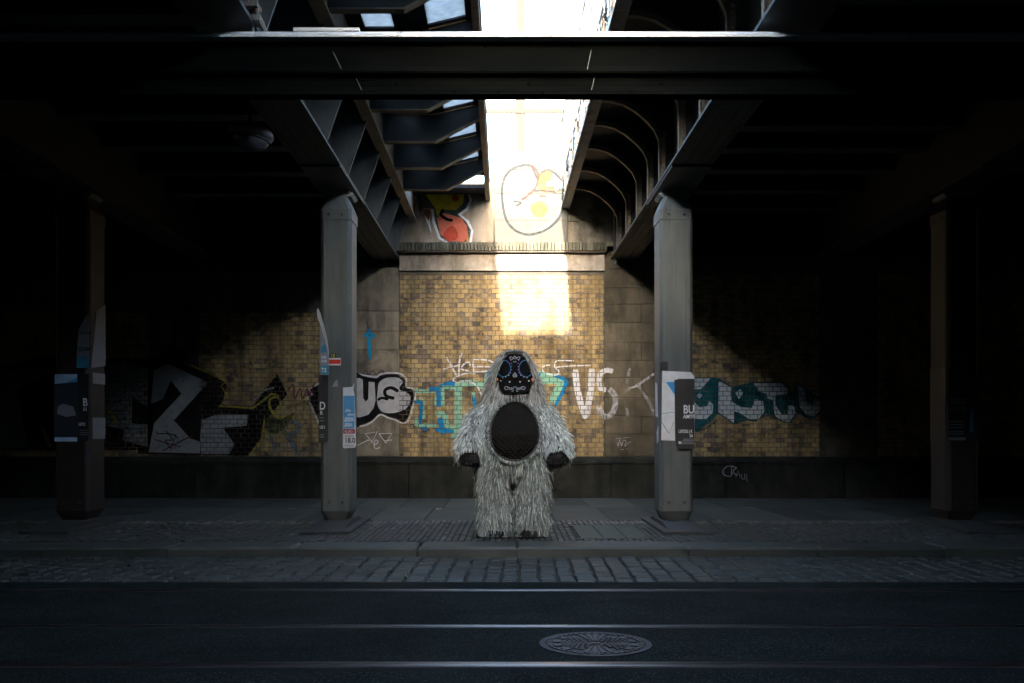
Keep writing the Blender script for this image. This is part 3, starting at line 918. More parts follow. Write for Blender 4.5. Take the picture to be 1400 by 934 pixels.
column(*LO, 'dark steel column at the far left, standing in deep shade', 'shaded_rust_column')
column(*RO, 'dark steel column at the far right, almost lost in shade', 'shaded_rust_column')

# =================================================================== GUARD BEAM
DB = 7.0
gb = empty('guard_beam', (0, DB, 3.474)); tag(gb, 'long dark steel guard beam across the street with a bright top flange', 'beam')
XB = 14.0
prof = [(7.015, 3.895), (7.01, 3.72), (7.00, 3.695), (6.965, 3.685), (6.955, 3.670), (6.965, 3.656), (7.005, 3.65), (7.015, 3.62), (7.013, 3.575), (7.00, 3.55), (6.975, 3.535), (6.965, 3.531), (6.965, 3.524), (7.04, 3.524), (7.04, 3.895)]
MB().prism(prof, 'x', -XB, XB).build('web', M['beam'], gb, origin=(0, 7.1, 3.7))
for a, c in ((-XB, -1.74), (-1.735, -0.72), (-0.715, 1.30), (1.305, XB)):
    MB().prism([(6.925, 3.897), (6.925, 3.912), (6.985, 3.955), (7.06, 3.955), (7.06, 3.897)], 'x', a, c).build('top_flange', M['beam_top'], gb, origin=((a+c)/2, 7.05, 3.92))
MB().box(-XB, XB, 6.93, 7.05, 3.498, 3.523).build('bottom_flange', M['beam'], gb, origin=(0, 7.05, 3.48))
MB().box(X(401, 6.97), X(491, 6.97), 6.97, 7.1, 3.957, 3.978).build('packing_plate', M['beam_top'], gb, origin=(-1.2, 7, 3.96))
h = MB()
for k in range(36):
    xb = -5.4 + k*0.31
    h.rivet(xb, 7.012, 3.865, 0.011); h.rivet(xb + 0.1, 6.93, 3.51, 0.009)
    if k % 3 == 0: h.rivet(xb, 7.014, 3.60, 0.012); h.rivet(xb + 0.05, 6.956, 3.67, 0.010)
tag(h.build('bolts', M['beam'], gb, origin=(0, 7, 3.7)), kind='stuff')
h = MB()  # thin pale tubes stand in for light glints on the web
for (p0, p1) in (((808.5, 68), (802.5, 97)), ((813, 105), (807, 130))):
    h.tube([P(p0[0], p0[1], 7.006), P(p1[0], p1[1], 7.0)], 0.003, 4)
h.build('light_glint', M['riveted'], gb, origin=(0.6, 7.03, 3.7))
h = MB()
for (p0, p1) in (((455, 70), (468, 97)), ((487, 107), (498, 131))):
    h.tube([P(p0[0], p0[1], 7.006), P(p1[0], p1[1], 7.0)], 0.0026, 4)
h.build('light_glint', M['riveted'], gb, origin=(-1.1, 7.03, 3.7))
for k, (xa, xb, za, zb) in enumerate(((X(322, 7), X(356, 7), 4.04, 4.075), (X(318, 7), X(352, 7), 4.135, 4.17), (X(300, 7), X(336, 7), 4.185, 4.22))):
    h = MB().box(xa, xb, 6.98, 7.12, za, zb)
    h.build('clamp_plate', M['riveted'], gb, origin=((xa+xb)/2, 7.05, za))
h = MB().tube([(X(345, 7), 7.04, 4.30), (X(350, 7), 7.03, 4.1), (X(357, 7), 7.02, 4.02), (X(363, 7), 7.01, 3.958)], 0.018, 6)
h.tube([(X(338, 7), 7.06, 4.30), (X(343, 7), 7.06, 3.958)], 0.014, 6)
h.build('tie_bar', M['riveted'], gb, origin=(-1.7, 7.04, 4.1))
for sx in (-1, 1):
    MB().box(sx*13.6 - 0.15, sx*13.6 + 0.15, 6.94, 7.04, ROAD_Z - 0.1, 3.497).build('post', M['beam'], gb, origin=(sx*13.6, 7.1, 0))

# street lamp under the left bridge
lp = Vector((X(342, 9.0), 9.0, Z(188, 9.0)))
t = empty('street_lamp', tuple(lp)); tag(t, 'unlit oval street lamp hanging under the dark left bridge deck', 'street lamp')
rot = Matrix.Rotation(math.radians(14), 4, 'Y')
def lamp_part(nm, build, mat, smooth=True):
    h = MB(); build(h)
    for p in h.v:
        q = rot @ (p - lp); p.x, p.y, p.z = lp.x + q.x, lp.y + q.y, lp.z + q.z
    return h.build(nm, mat, t, smooth=smooth, origin=lp)
M['lamp_glass'] = plain('lamp_glass', (0.06, 0.065, 0.08), 0.2, var=0.05, bump=0.0)
M['lamp_case'] = plain('lamp_housing', (0.035, 0.03, 0.028), 0.6, var=0.2)
lamp_part('housing', lambda h: h.sphere((lp.x, lp.y, lp.z + 0.04), 0.21, 0.16, 0.10, 16, 8), M['lamp_case'])
lamp_part('glass_bowl', lambda h: h.sphere((lp.x + 0.01, lp.y - 0.01, lp.z - 0.02), 0.17, 0.13, 0.10, 16, 8), M['lamp_glass'])
lamp_part('rim', lambda h: h.tube([(lp.x + 0.185*math.cos(a*math.pi/10), lp.y + 0.14*math.sin(a*math.pi/10), lp.z) for a in range(21)], 0.012, 6), M['lamp_case'])
MB().tube([lp + Vector((0, 0, 0.1)), (lp.x, lp.y, ZD)], 0.02).build('hanger_rod', M['lamp_case'], t, origin=lp)

# =================================================================== MANHOLE COVER
mc = Vector((X(814, 5.82), 5.82, ROAD_Z)); MR = 0.328
t = empty('manhole_cover', tuple(mc)); tag(t, 'round cast iron manhole cover between the two nearest rails', 'manhole cover')
def disc(h, r, z, n=48):
    h.add([(mc.x + r*math.cos(2*math.pi*k/n), mc.y + r*math.sin(2*math.pi*k/n), z) for k in range(n)] , [tuple(range(n))])
def annulus(h, r0, r1, z0, z1, a0=0.0, a1=2*math.pi, n=48):
    m = max(2, int(n*(a1-a0)/(2*math.pi)))
    vs = []; fs = []
    full = a1 - a0 > 6.28
    for k in range(m + 1):
        a = a0 + (a1-a0)*k/m
        for r, z in ((r0, z0), (r0, z1), (r1, z1), (r1, z0)):
            vs.append((mc.x + r*math.cos(a), mc.y + r*math.sin(a), z))
    for k in range(m):
        b0 = k*4; b1 = b0 + 4
        for i in range(3): fs.append((b0+i, b0+i+1, b1+i+1, b1+i))
    if not full: fs += [(0, 1, 2, 3), (m*4+3, m*4+2, m*4+1, m*4)]
    h.add(vs, fs)
h = MB(); annulus(h, MR - 0.035, MR, ROAD_Z - 0.03, ROAD_Z + 0.006); h.build('frame_ring', M['iron_dark'], t, origin=mc)
h = MB(); disc(h, MR - 0.04, ROAD_Z + 0.002); h.build('lid', M['iron_dark'], t, origin=mc)
h = MB()
for r0, r1, n in ((0.055, 0.068, 10), (0.078, 0.092, 16), (0.102, 0.116, 20), (0.126, 0.140, 24), (0.150, 0.166, 28), (0.176, 0.192, 32), (0.262, 0.284, 44)):
    for k in range(n):
        a = 2*math.pi*k/n
        ang = (a + math.pi/2) % math.pi
        if r0 < 0.2 and abs(math.sin(a)) > 0.90 and r0 > 0.06: continue
        annulus(h, r0, r1, ROAD_Z + 0.0025, ROAD_Z + 0.009, a, a + 2*math.pi/n*0.68, 120)
for r0, r1 in ((0.205, 0.213), (0.237, 0.245)): pass
for s in (1, -1):
    for da in (-0.30, -0.10, 0.10, 0.30):
        a = s*math.pi/2 + da
        annulus(h, 0.06, 0.25, ROAD_Z + 0.0025, ROAD_Z + 0.009, a - 0.055, a + 0.055, 120)
for k in range(14):
    a = 2*math.pi*(k + 0.5)/14
    if abs(math.sin(a)) > 0.9: continue
    annulus(h, 0.206, 0.250, ROAD_Z + 0.0025, ROAD_Z + 0.009, a - 0.12, a + 0.12, 120)
h.box(mc.x - 0.03, mc.x + 0.03, mc.y - 0.02, mc.y + 0.02, ROAD_Z + 0.0025, ROAD_Z + 0.009)
tag(h.build('raised_pattern', M['iron'], t, origin=mc), kind='stuff')

# =================================================================== GRAFFITI (paint on the wall)
PAINT = {}
def paint(c, strength=1.0, fade=0.2):
    k = (c, strength, fade)
    if k not in PAINT:
        PAINT[k] = mat_paint('spray_paint', c, strength, fade)
    return PAINT[k]
WHITE, SILVER, BLACK = (0.66, 0.66, 0.70), (0.42, 0.43, 0.45), (0.012, 0.012, 0.014)
GREEN, BLUE, TEAL = (0.24, 0.50, 0.38), (0.01, 0.20, 0.46), (0.012, 0.10, 0.115)
YELLOW, RED, ORANGE = (0.66, 0.50, 0.04), (0.48, 0.07, 0.04), (0.55, 0.25, 0.06)
SKYB, MAGENTA, VIOLET = (0.02, 0.30, 0.55), (0.22, 0.02, 0.07), (0.10, 0.06, 0.20)

def smooth_line(pts, n=5, closed=False):
    if len(pts) < 3: return [Vector(p) for p in pts]
    q = [Vector(p) for p in pts]
    out = []
    L = len(q)
    rng = range(L) if closed else range(L - 1)
    for i in rng:
        p0 = q[(i-1) % L] if closed or i > 0 else q[0]
        p1 = q[i]; p2 = q[(i+1) % L]
        p3 = q[(i+2) % L] if closed or i + 2 < L else q[-1]
        for k in range(n):
            t = k / n
            out.append(0.5*((2*p1) + (p2-p0)*t + (2*p0-5*p1+4*p2-p3)*t*t + (3*p1-p0-3*p2+p3)*t**3))
    if not closed: out.append(q[-1])
    return out

class Spray:
    """a piece of graffiti: strokes and fills given in picture units of one wall plane"""
    def __init__(self, D, org, scale):
        self.D = D; self.org = org; self.s = scale; self.mb = MB(); self.mats = []; self.k = 0
    def pt(self, p):
        return P(self.org[0] + p[0]/self.s, self.org[1] + p[1]/self.s, self.D - 0.0006*self.k)
    def mi(self, mat):
        if mat not in self.mats: self.mats.append(mat)
        return self.mats.index(mat)
    def stroke(self, pts, w, mat, curve=True, closed=False):
        self.k += 1
        q = smooth_line(pts, 5, closed) if curve else [Vector(p) for p in pts]
        if closed: q.append(q[0]); 
        n = len(q); vs = []
        for i in range(n):
            a = q[max(i-1, 0)]; b = q[min(i+1, n-1)]
            if closed:
                a = q[i-1] if i > 0 else q[-2]; b = q[i+1] if i < n-1 else q[1]
            d = (b - a)
            if d.length < 1e-6: d = Vector((1, 0))
            d.normalize(); nn = Vector((-d.y, d.x)) * (w/2)
            e = 0.78 if (not closed and i in (0, n-1)) else 1.0
            vs += [q[i] + nn*e, q[i] - nn*e]
        self.mb.add([self.pt(v) for v in vs], [(2*i, 2*i+1, 2*i+3, 2*i+2) for i in range(n-1)], self.mi(mat))
        return self
    def fill(self, pts, mat, curve=False):
        self.k += 1
        q = smooth_line(pts, 4, True) if curve else [Vector(p) for p in pts]
        v3 = [Vector((p.x, p.y, 0)) for p in q]
        tri = tessellate_polygon([v3])
        self.mb.add([self.pt(p) for p in q], [tuple(t) for t in tri], self.mi(mat))
        return self
    def done(self, label=None):
        c = sum(self.mb.v, Vector()) / len(self.mb.v)
        o = self.mb.build('graffiti', self.mats, wall, origin=c)
        if label: o['label'] = label
        return o

DG = D_WALL - 0.0135
w_ = paint(WHITE); wf = paint(WHITE, 0.6, 0.35); sil = paint(SILVER, 0.96, 0.12); bk = paint(BLACK, 0.97, 0.1)
gr = paint(GREEN, 0.95, 0.18); bl = paint(BLUE, 0.95, 0.16)

# throw-up across the pier: silver letters, black outline
s = Spray(DG, (400, 380), 3.593)
s.stroke([(318,470),(350,478),(410,487),(430,474),(470,467),(525,470),(558,496),(562,534),(592,545),(603,590),(588,642),(578,684),(548,716),(505,698),(470,688),(430,673),(390,708),(345,728),(318,722)], 7, w_)
s.fill([(300,478),(350,485),(410,495),(430,482),(470,475),(520,478),(550,500),(555,540),(585,550),(595,590),(580,640),(570,680),(545,708),(505,690),(470,680),(430,665),(390,700),(345,720),(300,715)], bk, True)
s.fill([(300,495),(330,492),(345,500),(347,590),(358,608),(372,595),(374,510),(402,512),(408,600),(398,640),(372,672),(330,686),(300,680)], sil)
s.fill([(418,560),(425,515),(460,492),(515,490),(540,510),(535,540),(555,560),(575,575),(580,600),(560,640),(505,662),(450,662),(424,640),(414,600)], sil, True)
s.stroke([(520,558),(485,540),(455,552),(460,580),(500,592)], 17, bk)
s.stroke([(418,600),(440,590),(470,598)], 13, bk)
s.stroke([(545,520),(530,545),(560,552)], 12, bk)
s.done('silver throw-up letters with black outline on the pier')
# its first letter on the other side of the column
s = Spray(DG, (400, 380), 3.593)
s.stroke([(150,512),(128,518),(78,548),(96,570),(72,588),(100,650),(140,740)], 8, w_, False)
s.fill([(160,520),(130,524),(84,550),(104,573),(80,588),(108,650),(145,730),(200,730),(200,520)], bk)
s.done('black jagged letter with white edge beside the column')
# white tag over the green piece
s = Spray(DG, (540, 480), 6.673)
s.stroke([(165,362),(270,368),(375,362)], 35, gr)
s.stroke([(310,350),(390,348),(398,420),(400,510)], 45, bl)
s.stroke([(480,300),(540,318),(548,350)], 48, bl)
s.stroke([(540,268),(500,290),(405,325)], 35, bl)
s.stroke([(432,330),(436,420),(436,510)], 32, gr)
s.stroke([(372,400),(368,500)], 24, gr, False)
s.stroke([(425,328),(490,332),(548,334)], 32, gr)
s.stroke([(576,290),(578,500),(574,690),(546,800)], 67, gr)
s.stroke([(560,712),(505,705),(472,665),(448,585),(412,574),(380,590)], 45, gr)
s.stroke([(412,610),(425,690),(452,756)], 48, bl)
s.stroke([(368,716),(450,722),(535,736)], 35, bl)
s.stroke([(378,678),(280,676),(200,672),(186,630),(262,612)], 32, gr)
s.stroke([(262,612),(250,520),(256,458),(205,450)], 32, gr)
s.stroke([(172,470),(236,470),(236,560),(228,662)], 32, bl)
s.stroke([(238,706),(292,710)], 37, bl, False)
s.stroke([(580,300),(700,292),(830,320),(845,250),(872,180)], 59, gr)
s.stroke([(850,180),(848,230),(852,275)], 29, bl)
s.stroke([(716,376),(714,470)], 45, gr, False)
s.stroke([(718,424),(728,505)], 40, bl, False)
s.done('green and blue block letters low on the yellow bricks')
s = Spray(DG - 0.004, (640, 490), 5.385)
s.stroke([(490,120),(560,135),(640,150),(692,178),(660,250),(622,332)], 70, gr)
s.stroke([(500,235),(520,200),(560,176),(625,172)], 32, gr)
s.stroke([(635,124),(690,145),(724,170),(700,240),(640,352)], 27, bl, False)
s.stroke([(512,160),(532,108)], 18, bl, False)
s.done('green and blue block letter behind the fur suit shoulder')
s = Spray(DG - 0.013, (540, 480), 6.673)
s.stroke([(468,58),(500,108),(560,222)], 17, w_)
s.stroke([(438,166),(510,146),(592,128)], 15, w_)
s.stroke([(612,18),(590,80),(582,218)], 17, w_)
s.stroke([(690,132),(672,102),(632,118),(604,152),(612,168),(672,182)], 14, w_)
s.stroke([(706,72),(714,140),(718,216)], 14, w_)
s.stroke([(700,72),(800,78),(860,88),(908,112)], 15, w_)
s.stroke([(706,146),(800,142),(902,146)], 12, w_)
s.stroke([(845,184),(740,192),(640,206),(560,236),(530,262),(560,284),(640,280),(705,288),(755,330),(782,385),(800,440)], 13, w_)
for ln in ([(98,194),(78,242)], [(46,232),(100,242),(152,246)], [(120,206),(160,270),(205,314)], [(182,204),(150,258),(192,292)], [(228,262),(222,290),(250,292)], [(268,232),(276,300)], [(276,262),(308,240),(330,298)], [(352,178),(340,250)], [(318,188),(368,182)], [(352,240),(392,292),(412,215)], [(412,222),(436,300)], [(432,176),(446,304)]):
    s.stroke(ln, 6, wf)
s.done('white scrawled tag on the bricks left of the mask')
s = Spray(DG - 0.008, (640, 490), 5.385)
s.stroke([(605,48),(565,54),(545,76),(562,104),(620,122),(660,118),(666,92),(636,62),(648,22),(690,16),(778,18)], 9, w_)
s.stroke([(640,66),(760,56),(902,52)], 8, w_)
s.done('thin white scrawl on the bricks right of the mask')
s = Spray(DG - 0.008, (640, 490), 5.385)
s.stroke([(788,84),(800,200),(832,340),(872,442)], 46, w_)
s.stroke([(912,76),(902,240),(868,436)], 46, w_)
s.stroke([(1066,96),(1020,88),(975,112),(964,170),(976,222),(1016,232)], 36, w_)
s.stroke([(1036,224),(1078,270),(1086,330),(1066,396),(1020,432),(978,402),(956,350)], 40, wf)
s.stroke([(1192,74),(1178,130),(1168,186)], 30, paint(WHITE, 0.35, 0.5), False)
s.stroke([(1168,366),(1176,446)], 28, paint(WHITE, 0.35, 0.5), False)
s.stroke([(1384,104),(1262,188),(1164,238)], 20, wf, False)
s.stroke([(1252,200),(1330,320),(1396,446)], 26, paint(WHITE, 0.5, 0.5), False)
s.done('broad white letters painted right of the fur suit')
# thin tags on the piers
s = Spray(DG, (400, 380), 3.593)
s.stroke([(376,250),(374,300),(382,402)], 20, paint(SKYB, 0.9), False)
s.stroke([(350,284),(376,276),(406,290)], 20, paint(SKYB, 0.9))
s.stroke([(365,215),(372,250)], 8, paint(SKYB, 0.5, 0.5), False)
s.done('blue sprayed arrow on the left pier')
s = Spray(DG, (400, 380), 3.593)
s.stroke([(320,822),(372,796),(392,806),(356,766),(416,756),(388,812)], 5, w_, False)
s.stroke([(425,766),(488,764),(458,812),(425,766)], 5, w_, False)
s.stroke([(402,822),(420,806),(408,796),(400,815),(406,838),(430,834)], 5, w_)
s.stroke([(450,800),(488,796)], 4, w_, False)
s.done('thin white triangle tag low on the left pier')
s = Spray(DG, (400, 380), 3.593)
s.stroke([(340,478),(360,455),(372,476),(395,456),(410,474),(440,455),(448,470)], 6, paint(VIOLET, 0.7, 0.4))
s.done('violet scribble on the left pier')
s = Spray(DG, (720, 440), 3.114)
s.stroke([(382,505),(390,530),(396,500),(404,528),(412,505),(424,510),(418,530),(440,512),(452,512)], 3.5, wf)
s.stroke([(380,498),(436,492)], 3, wf, False)
s.stroke([(402,545),(436,540)], 3, wf, False)
s.done('small white tag low on the right pier')
# white letters edged in teal in the bay right of the column
s = Spray(DG, (940, 500), 4.667)
tl = paint(TEAL, 0.95, 0.15); pw = paint((0.50, 0.54, 0.58), 0.95, 0.15); db = paint((0.008, 0.05, 0.09), 0.95, 0.15)
s.fill([(-40,80),(150,74),(196,80),(282,136),(418,104),(560,100),(645,118),(664,172),(698,106),(762,148),(852,208),(860,270),(822,326),(760,335),(695,300),(664,366),(615,364),(560,325),(500,306),(435,360),(380,350),(300,374),(195,306),(150,350),(60,420),(-40,430)], tl)
s.fill([(-40,80),(145,82),(85,150),(-40,150)], pw)
s.fill([(-40,230),(40,230),(75,265),(125,260),(140,225),(165,250),(160,300),(120,340),(80,340),(-40,330)], pw)
s.fill([(60,190),(78,175),(95,192),(75,210)], pw)
s.fill([(197,95),(278,140),(280,230),(300,240),(340,265),(410,270),(430,215),(480,225),(492,290),(450,345),(400,345),(330,300),(295,290),(295,365),(195,295)], pw)
s.fill([(305,175),(335,150),(355,175),(328,215)], pw)
s.fill([(420,112),(600,112),(640,150),(635,180),(560,190),(560,250),(600,310),(640,315),(640,250),(680,260),(690,300),(650,360),(610,355),(555,320),(545,220),(510,210),(505,180),(460,165)], pw)
s.fill([(700,120),(750,150),(755,230),(800,250),(815,210),(845,230),(850,280),(810,322),(760,315),(715,260)], pw)
s.stroke([(196,84),(192,300),(298,370)], 6, db, False)
s.stroke([(420,106),(560,102),(646,122)], 6, db, False)
s.stroke([(845,215),(856,270),(820,326),(765,334),(712,270),(700,130)], 6, db)
s.stroke([(545,225),(556,320),(615,362)], 6, db)
s.stroke([(55,420),(120,400),(190,350)], 8, paint((0.05, 0.07, 0.05), 0.8), True)
s.done('white letters with teal outline in the bay right of the column')
s = Spray(DP - 0.03, (940, 500), 4.667)
th = paint((0.40, 0.42, 0.44), 0.9, 0.25)
s.stroke([(292,640),(250,644),(226,672),(236,698),(274,706),(286,680)], 6, th)
s.stroke([(282,640),(278,706)], 6, th, False)
s.stroke([(282,644),(312,652),(290,674),(316,704)], 6, th)
s.stroke([(308,712),(322,668),(336,716)], 5, th, False)
s.stroke([(314,694),(332,692)], 4, th, False)
s.stroke([(344,690),(346,718),(366,722),(364,690)], 5, th)
s.stroke([(380,742),(376,690)], 4, th, False)
s.stroke([(432,690),(410,762),(436,756)], 4, paint((0.3, 0.32, 0.34), 0.5, 0.4), False)
s.done('thin white tag on the dark plinth right of the column')
s = Spray(DP - 0.03, (940, 500), 4.667)
ff = paint((0.28, 0.30, 0.31), 0.55, 0.4)
for ln in ([(580,640),(612,634),(608,664),(584,694),(612,698)], [(652,640),(740,644)], [(716,650),(712,704),(760,640),(766,690)], [(790,650),(834,656),(800,690)], [(838,660),(842,720)], [(866,620),(930,628),(962,672)], [(898,626),(888,750)], [(1005,698),(1080,694)]):
    s.stroke(ln, 5, ff)
s.done('faint grey tag on the dark plinth at the right')
# large piece left of the column
s = Spray(DG, (200, 400), 2.746)
ow = paint((0.33, 0.345, 0.36), 0.95, 0.2); ye = paint((0.50, 0.40, 0.06), 0.9, 0.2)
s.fill([(-30,250),(80,226),(200,286),(285,326),(304,350),(284,420),(400,428),(492,305),(530,382),(448,480),(434,552),(384,612),(-30,605)], bk)
s.fill([(28,292),(82,268),(232,338),(104,480),(165,548),(202,560),(202,604),(8,600),(30,490),(132,380),(92,330),(62,400),(18,418)], ow)
s.fill([(208,480),(270,455),(380,458),(378,500),(288,508),(332,570),(312,606),(206,606),(202,540)], ow)
s.stroke([(75,234),(210,292),(302,334),(280,350),(306,390),(274,426),(400,434),(440,405),(470,380),(498,388)], 8, ye, False)
s.stroke([(446,470),(432,552),(384,614)], 8, ye, False)
s.stroke([(560,462),(500,470),(468,440),(462,405),(492,392),(505,420),(490,436)], 9, ye)
s.stroke([(400,410),(440,370),(480,358)], 6, ow)
s.fill([(440,462),(500,478),(560,448),(530,500),(486,534),(452,522)], paint((0.07, 0.14, 0.05), 0.8, 0.3))
s.stroke([(520,432),(560,425),(620,408)], 16, paint((0.06, 0.12, 0.04), 0.6, 0.4))
lbp = paint((0.22, 0.32, 0.46), 0.7, 0.3)
s.stroke([(508,512),(545,560),(575,612)], 22, lbp, False)
s.stroke([(466,535),(484,592)], 18, lbp, False)
s.stroke([(536,486),(572,494),(568,520),(535,532)], 14, lbp)
s.stroke([(528,372),(552,346),(556,400),(578,360),(586,400),(606,362),(612,390),(632,336)], 5, paint(MAGENTA, 0.9))
for ln in ([(30,552),(130,580)], [(40,530),(96,532),(120,548)], [(76,520),(98,552),(72,556),(92,585)], [(112,530),(92,590)]):
    s.stroke(ln, 4, bk)
s.fill([(70,215),(120,212),(158,235),(150,262),(100,252)], bk, True)
s.stroke([(200,530),(150,548),(60,595)], 5, paint((0.20, 0.04, 0.05), 0.8))
s.done('large white and black letters edged in yellow left of the column')
s = Spray(DG, (0, 380), 2.596)
s.fill([(-150,320),(60,300),(180,280),(330,300),(430,280),(530,300),(560,330),(528,612),(-150,612)], paint(BLACK, 0.9, 0.2))
dw = paint((0.24, 0.245, 0.25), 0.9, 0.25)
s.fill([(352,322),(430,292),(524,324),(524,600),(432,578),(442,540),(352,520)], dw)
s.fill([(-20,344),(150,304),(190,340),(60,392),(96,602),(-20,608)], dw)
s.fill([(470,420),(524,460),(524,520),(468,515)], paint(BLACK, 0.95, 0.1))
s.stroke([(142,520),(158,550),(180,602)], 14, ye, False)
s.stroke([(386,470),(410,500),(402,520)], 12, ye, False)
s.stroke([(352,575),(410,590),(430,540)], 5, paint((0.22, 0.05, 0.06), 0.8))
s.done('dim white and black letters at the far left')
# two pieces on the upper wall
s = Spray(DU - 0.013, (520, 200), 3.113)
s.fill([(158,188),(235,178),(330,156),(376,184),(390,230),(372,272),(345,292),(378,318),(396,360),(388,412),(285,414),(248,394),(222,325),(217,277),(165,272),(208,300),(218,372),(196,320)], w_)
s.fill([(168,196),(235,186),(330,165),(368,190),(380,230),(364,264),(330,290),(366,322),(386,360),(378,408),(290,408),(257,388),(232,320),(227,268),(172,262)], paint((0.06, 0.085, 0.065), 0.9, 0.2))
s.fill([(190,204),(262,190),(328,178),(356,206),(352,244),(322,272),(268,270),(242,296),(232,262)], paint(YELLOW, 0.95, 0.15))
s.fill([(240,304),(262,284),(300,292),(344,306),(368,340),(374,384),(356,406),(292,405),(256,376)], paint((0.62, 0.16, 0.10), 0.95, 0.15))
s.fill([(268,372),(300,340),(322,352),(330,390),(300,404),(280,400)], paint(RED, 0.95, 0.15), True)
s.fill([(304,212),(318,205),(334,216),(330,232),(312,234)], paint(RED, 0.9), True)
s.stroke([(268,268),(258,290),(282,310),(308,316)], 13, paint(BLACK, 0.95, 0.1))
s.fill([(172,264),(214,268),(210,302),(206,320)], paint((0.30, 0.10, 0.05), 0.9))
s.stroke([(371,388),(371,408)], 12, paint(ORANGE, 0.95, 0.1), False)
s.done('red and yellow bubble letter on the stained upper wall')
s = Spray(DU - 0.07, (520, 200), 3.113)
gb_ = paint((0.032, 0.038, 0.042), 0.85, 0.25); pk = paint((0.075, 0.036, 0.03), 0.85, 0.3); pe = paint((0.16, 0.08, 0.03), 0.8, 0.4)
s.stroke([(642,84),(590,84),(545,110),(520,160),(520,240),(540,320),(590,366),(650,374),(720,345),(768,290),(778,210),(765,140),(725,104),(690,108),(668,135)], 10, gb_, closed=True)
s.stroke([(642,80),(664,100),(672,130),(662,175),(620,215),(600,226)], 9, pk)
s.fill([(676,128),(710,104),(745,125),(768,170),(764,190),(680,192)], pe, True)
s.stroke([(652,190),(690,188),(748,196)], 6, gb_)
s.fill([(706,150),(736,148),(736,116),(784,166),(746,192),(742,172),(708,172)], w_)
s.stroke([(706,150),(736,148),(736,116),(784,166),(746,192),(742,172),(708,172)], 4, pk, False)
s.fill([(640,250),(690,232),(712,265),(690,300),(655,295)], paint((0.16, 0.10, 0.035), 0.7, 0.4), True)
s.stroke([(676,210),(706,212)], 6, pk, False)
s.stroke([(682,206),(690,226)], 5, pk, False)
s.stroke([(566,232),(600,240),(578,252)], 6, gb_)
s.stroke([(640,362),(700,345),(752,290),(770,230)], 12, paint((0.28, 0.33, 0.20), 0.6, 0.4))
s.stroke([(768,180),(800,164),(818,172)], 6, paint((0.05, 0.2, 0.3), 0.9))
s.done('sunlit cartoon letters sprayed on the pale concrete panel')

# =================================================================== POSTERS
def ink(name, c, rough=0.6):
    return plain(name, c, rough, var=0.12, scale=9, bump=0.05)
I = {'shaded': ink('shaded_paper', (0.16, 0.165, 0.18)), 'white': ink('poster_paper', (0.58, 0.60, 0.64)), 'black': ink('black_print', (0.014, 0.014, 0.016), 0.5), 'blue': ink('blue_print', (0.03, 0.26, 0.58)), 'sky': ink('sky_print', (0.06, 0.26, 0.50)),
     'pale': ink('pale_blue_print', (0.36, 0.52, 0.66)), 'red': ink('red_sticker', (0.72, 0.035, 0.012)), 'darkred': ink('dark_red_print', (0.26, 0.03, 0.035)), 'text': ink('white_print', (0.72, 0.73, 0.75)),
     'yellow': ink('yellow_print', (0.55, 0.48, 0.04)), 'teal': ink('teal_print', (0.03, 0.22, 0.34)), 'grey': ink('grey_print', (0.22, 0.23, 0.25)), 'navy': ink('navy_print', (0.014, 0.02, 0.034))}

def sheet(nm, pts, D, mat, parent=None, th=0.004):
    q = [(X(a, D), Z(b, D)) for a, b in pts]
    cx = sum(a for a, _ in q)/len(q); cz = sum(b for _, b in q)/len(q)
    return MB().prism(q, 'y', D - th, D).build(nm, mat, parent, origin=(cx, D, cz))
def rect(x0, y0, x1, y1): return [(x0, y1), (x1, y1), (x1, y0), (x0, y0)]
def text(body, px, py, hpx, D, mat, parent, squeeze=1.0, bold=0.0, nm='lettering'):
    cu = bpy.data.curves.new('lettering', 'FONT')
    cu.body = body; cu.size = hpx * D / F / 0.70; cu.offset = bold; cu.extrude = 0.0004
    tmp = bpy.data.objects.new('lettering', cu); COL.objects.link(tmp)
    dg = bpy.context.evaluated_depsgraph_get()
    me = bpy.data.meshes.new_from_object(tmp.evaluated_get(dg))
    bpy.data.objects.remove(tmp); bpy.data.curves.remove(cu)
    me.transform(Matrix.Rotation(math.pi/2, 4, 'X') @ Matrix.Diagonal((squeeze, 1, 1, 1)))
    me.materials.clear(); me.materials.append(mat)
    return link(nm, me, parent, P(px, py, D))

DC = D_COLUMN - 0.012
# right column: white poster with blue triangle, black concert poster over it
t = sheet('poster', [(904, 602), (931, 603), (950, 596), (949, 515), (945, 509), (905.5, 507)], DC, I['white']); tag(t, 'white poster with a blue triangle on the right column', 'poster')
sheet('blue_triangle', [(910.5, 522.5), (923, 522), (923, 541)], DC - 0.0042, I['blue'], t, 0.001)
sheet('thin_line', [(904, 566), (904, 565.2), (922, 563.2), (922, 564)], DC - 0.0042, I['teal'], t, 0.001)
sheet('thin_line', [(903.6, 577), (904.4, 576.5), (915.2, 592.5), (914.6, 593.3)], DC - 0.0042, I['teal'], t, 0.001)
sheet('thin_line', [(914.6, 593.3), (914.9, 592.2), (921, 577), (921.6, 577.4)], DC - 0.0042, I['teal'], t, 0.001)
t = sheet('poster', [(924, 608), (926, 614), (949, 614), (949.5, 518), (927, 518), (926, 519), (922, 519.5), (923, 602)], DC - 0.012, I['black']); tag(t, 'black concert poster with white lettering on the right column', 'poster')
D2 = DC - 0.0165
text('BU', 934, 565, 11, D2, I['text'], t, 0.78, 0.003)
text('AMYF', 934, 572.2, 5.4, D2, I['text'], t, 0.80, 0.001)
text('LEIPZIG | K', 927.6, 591.8, 4.2, D2, I['text'], t, 0.66, 0.001)
text('SA', 943, 597.8, 4.0, D2, I['text'], t, 0.7, 0.001)
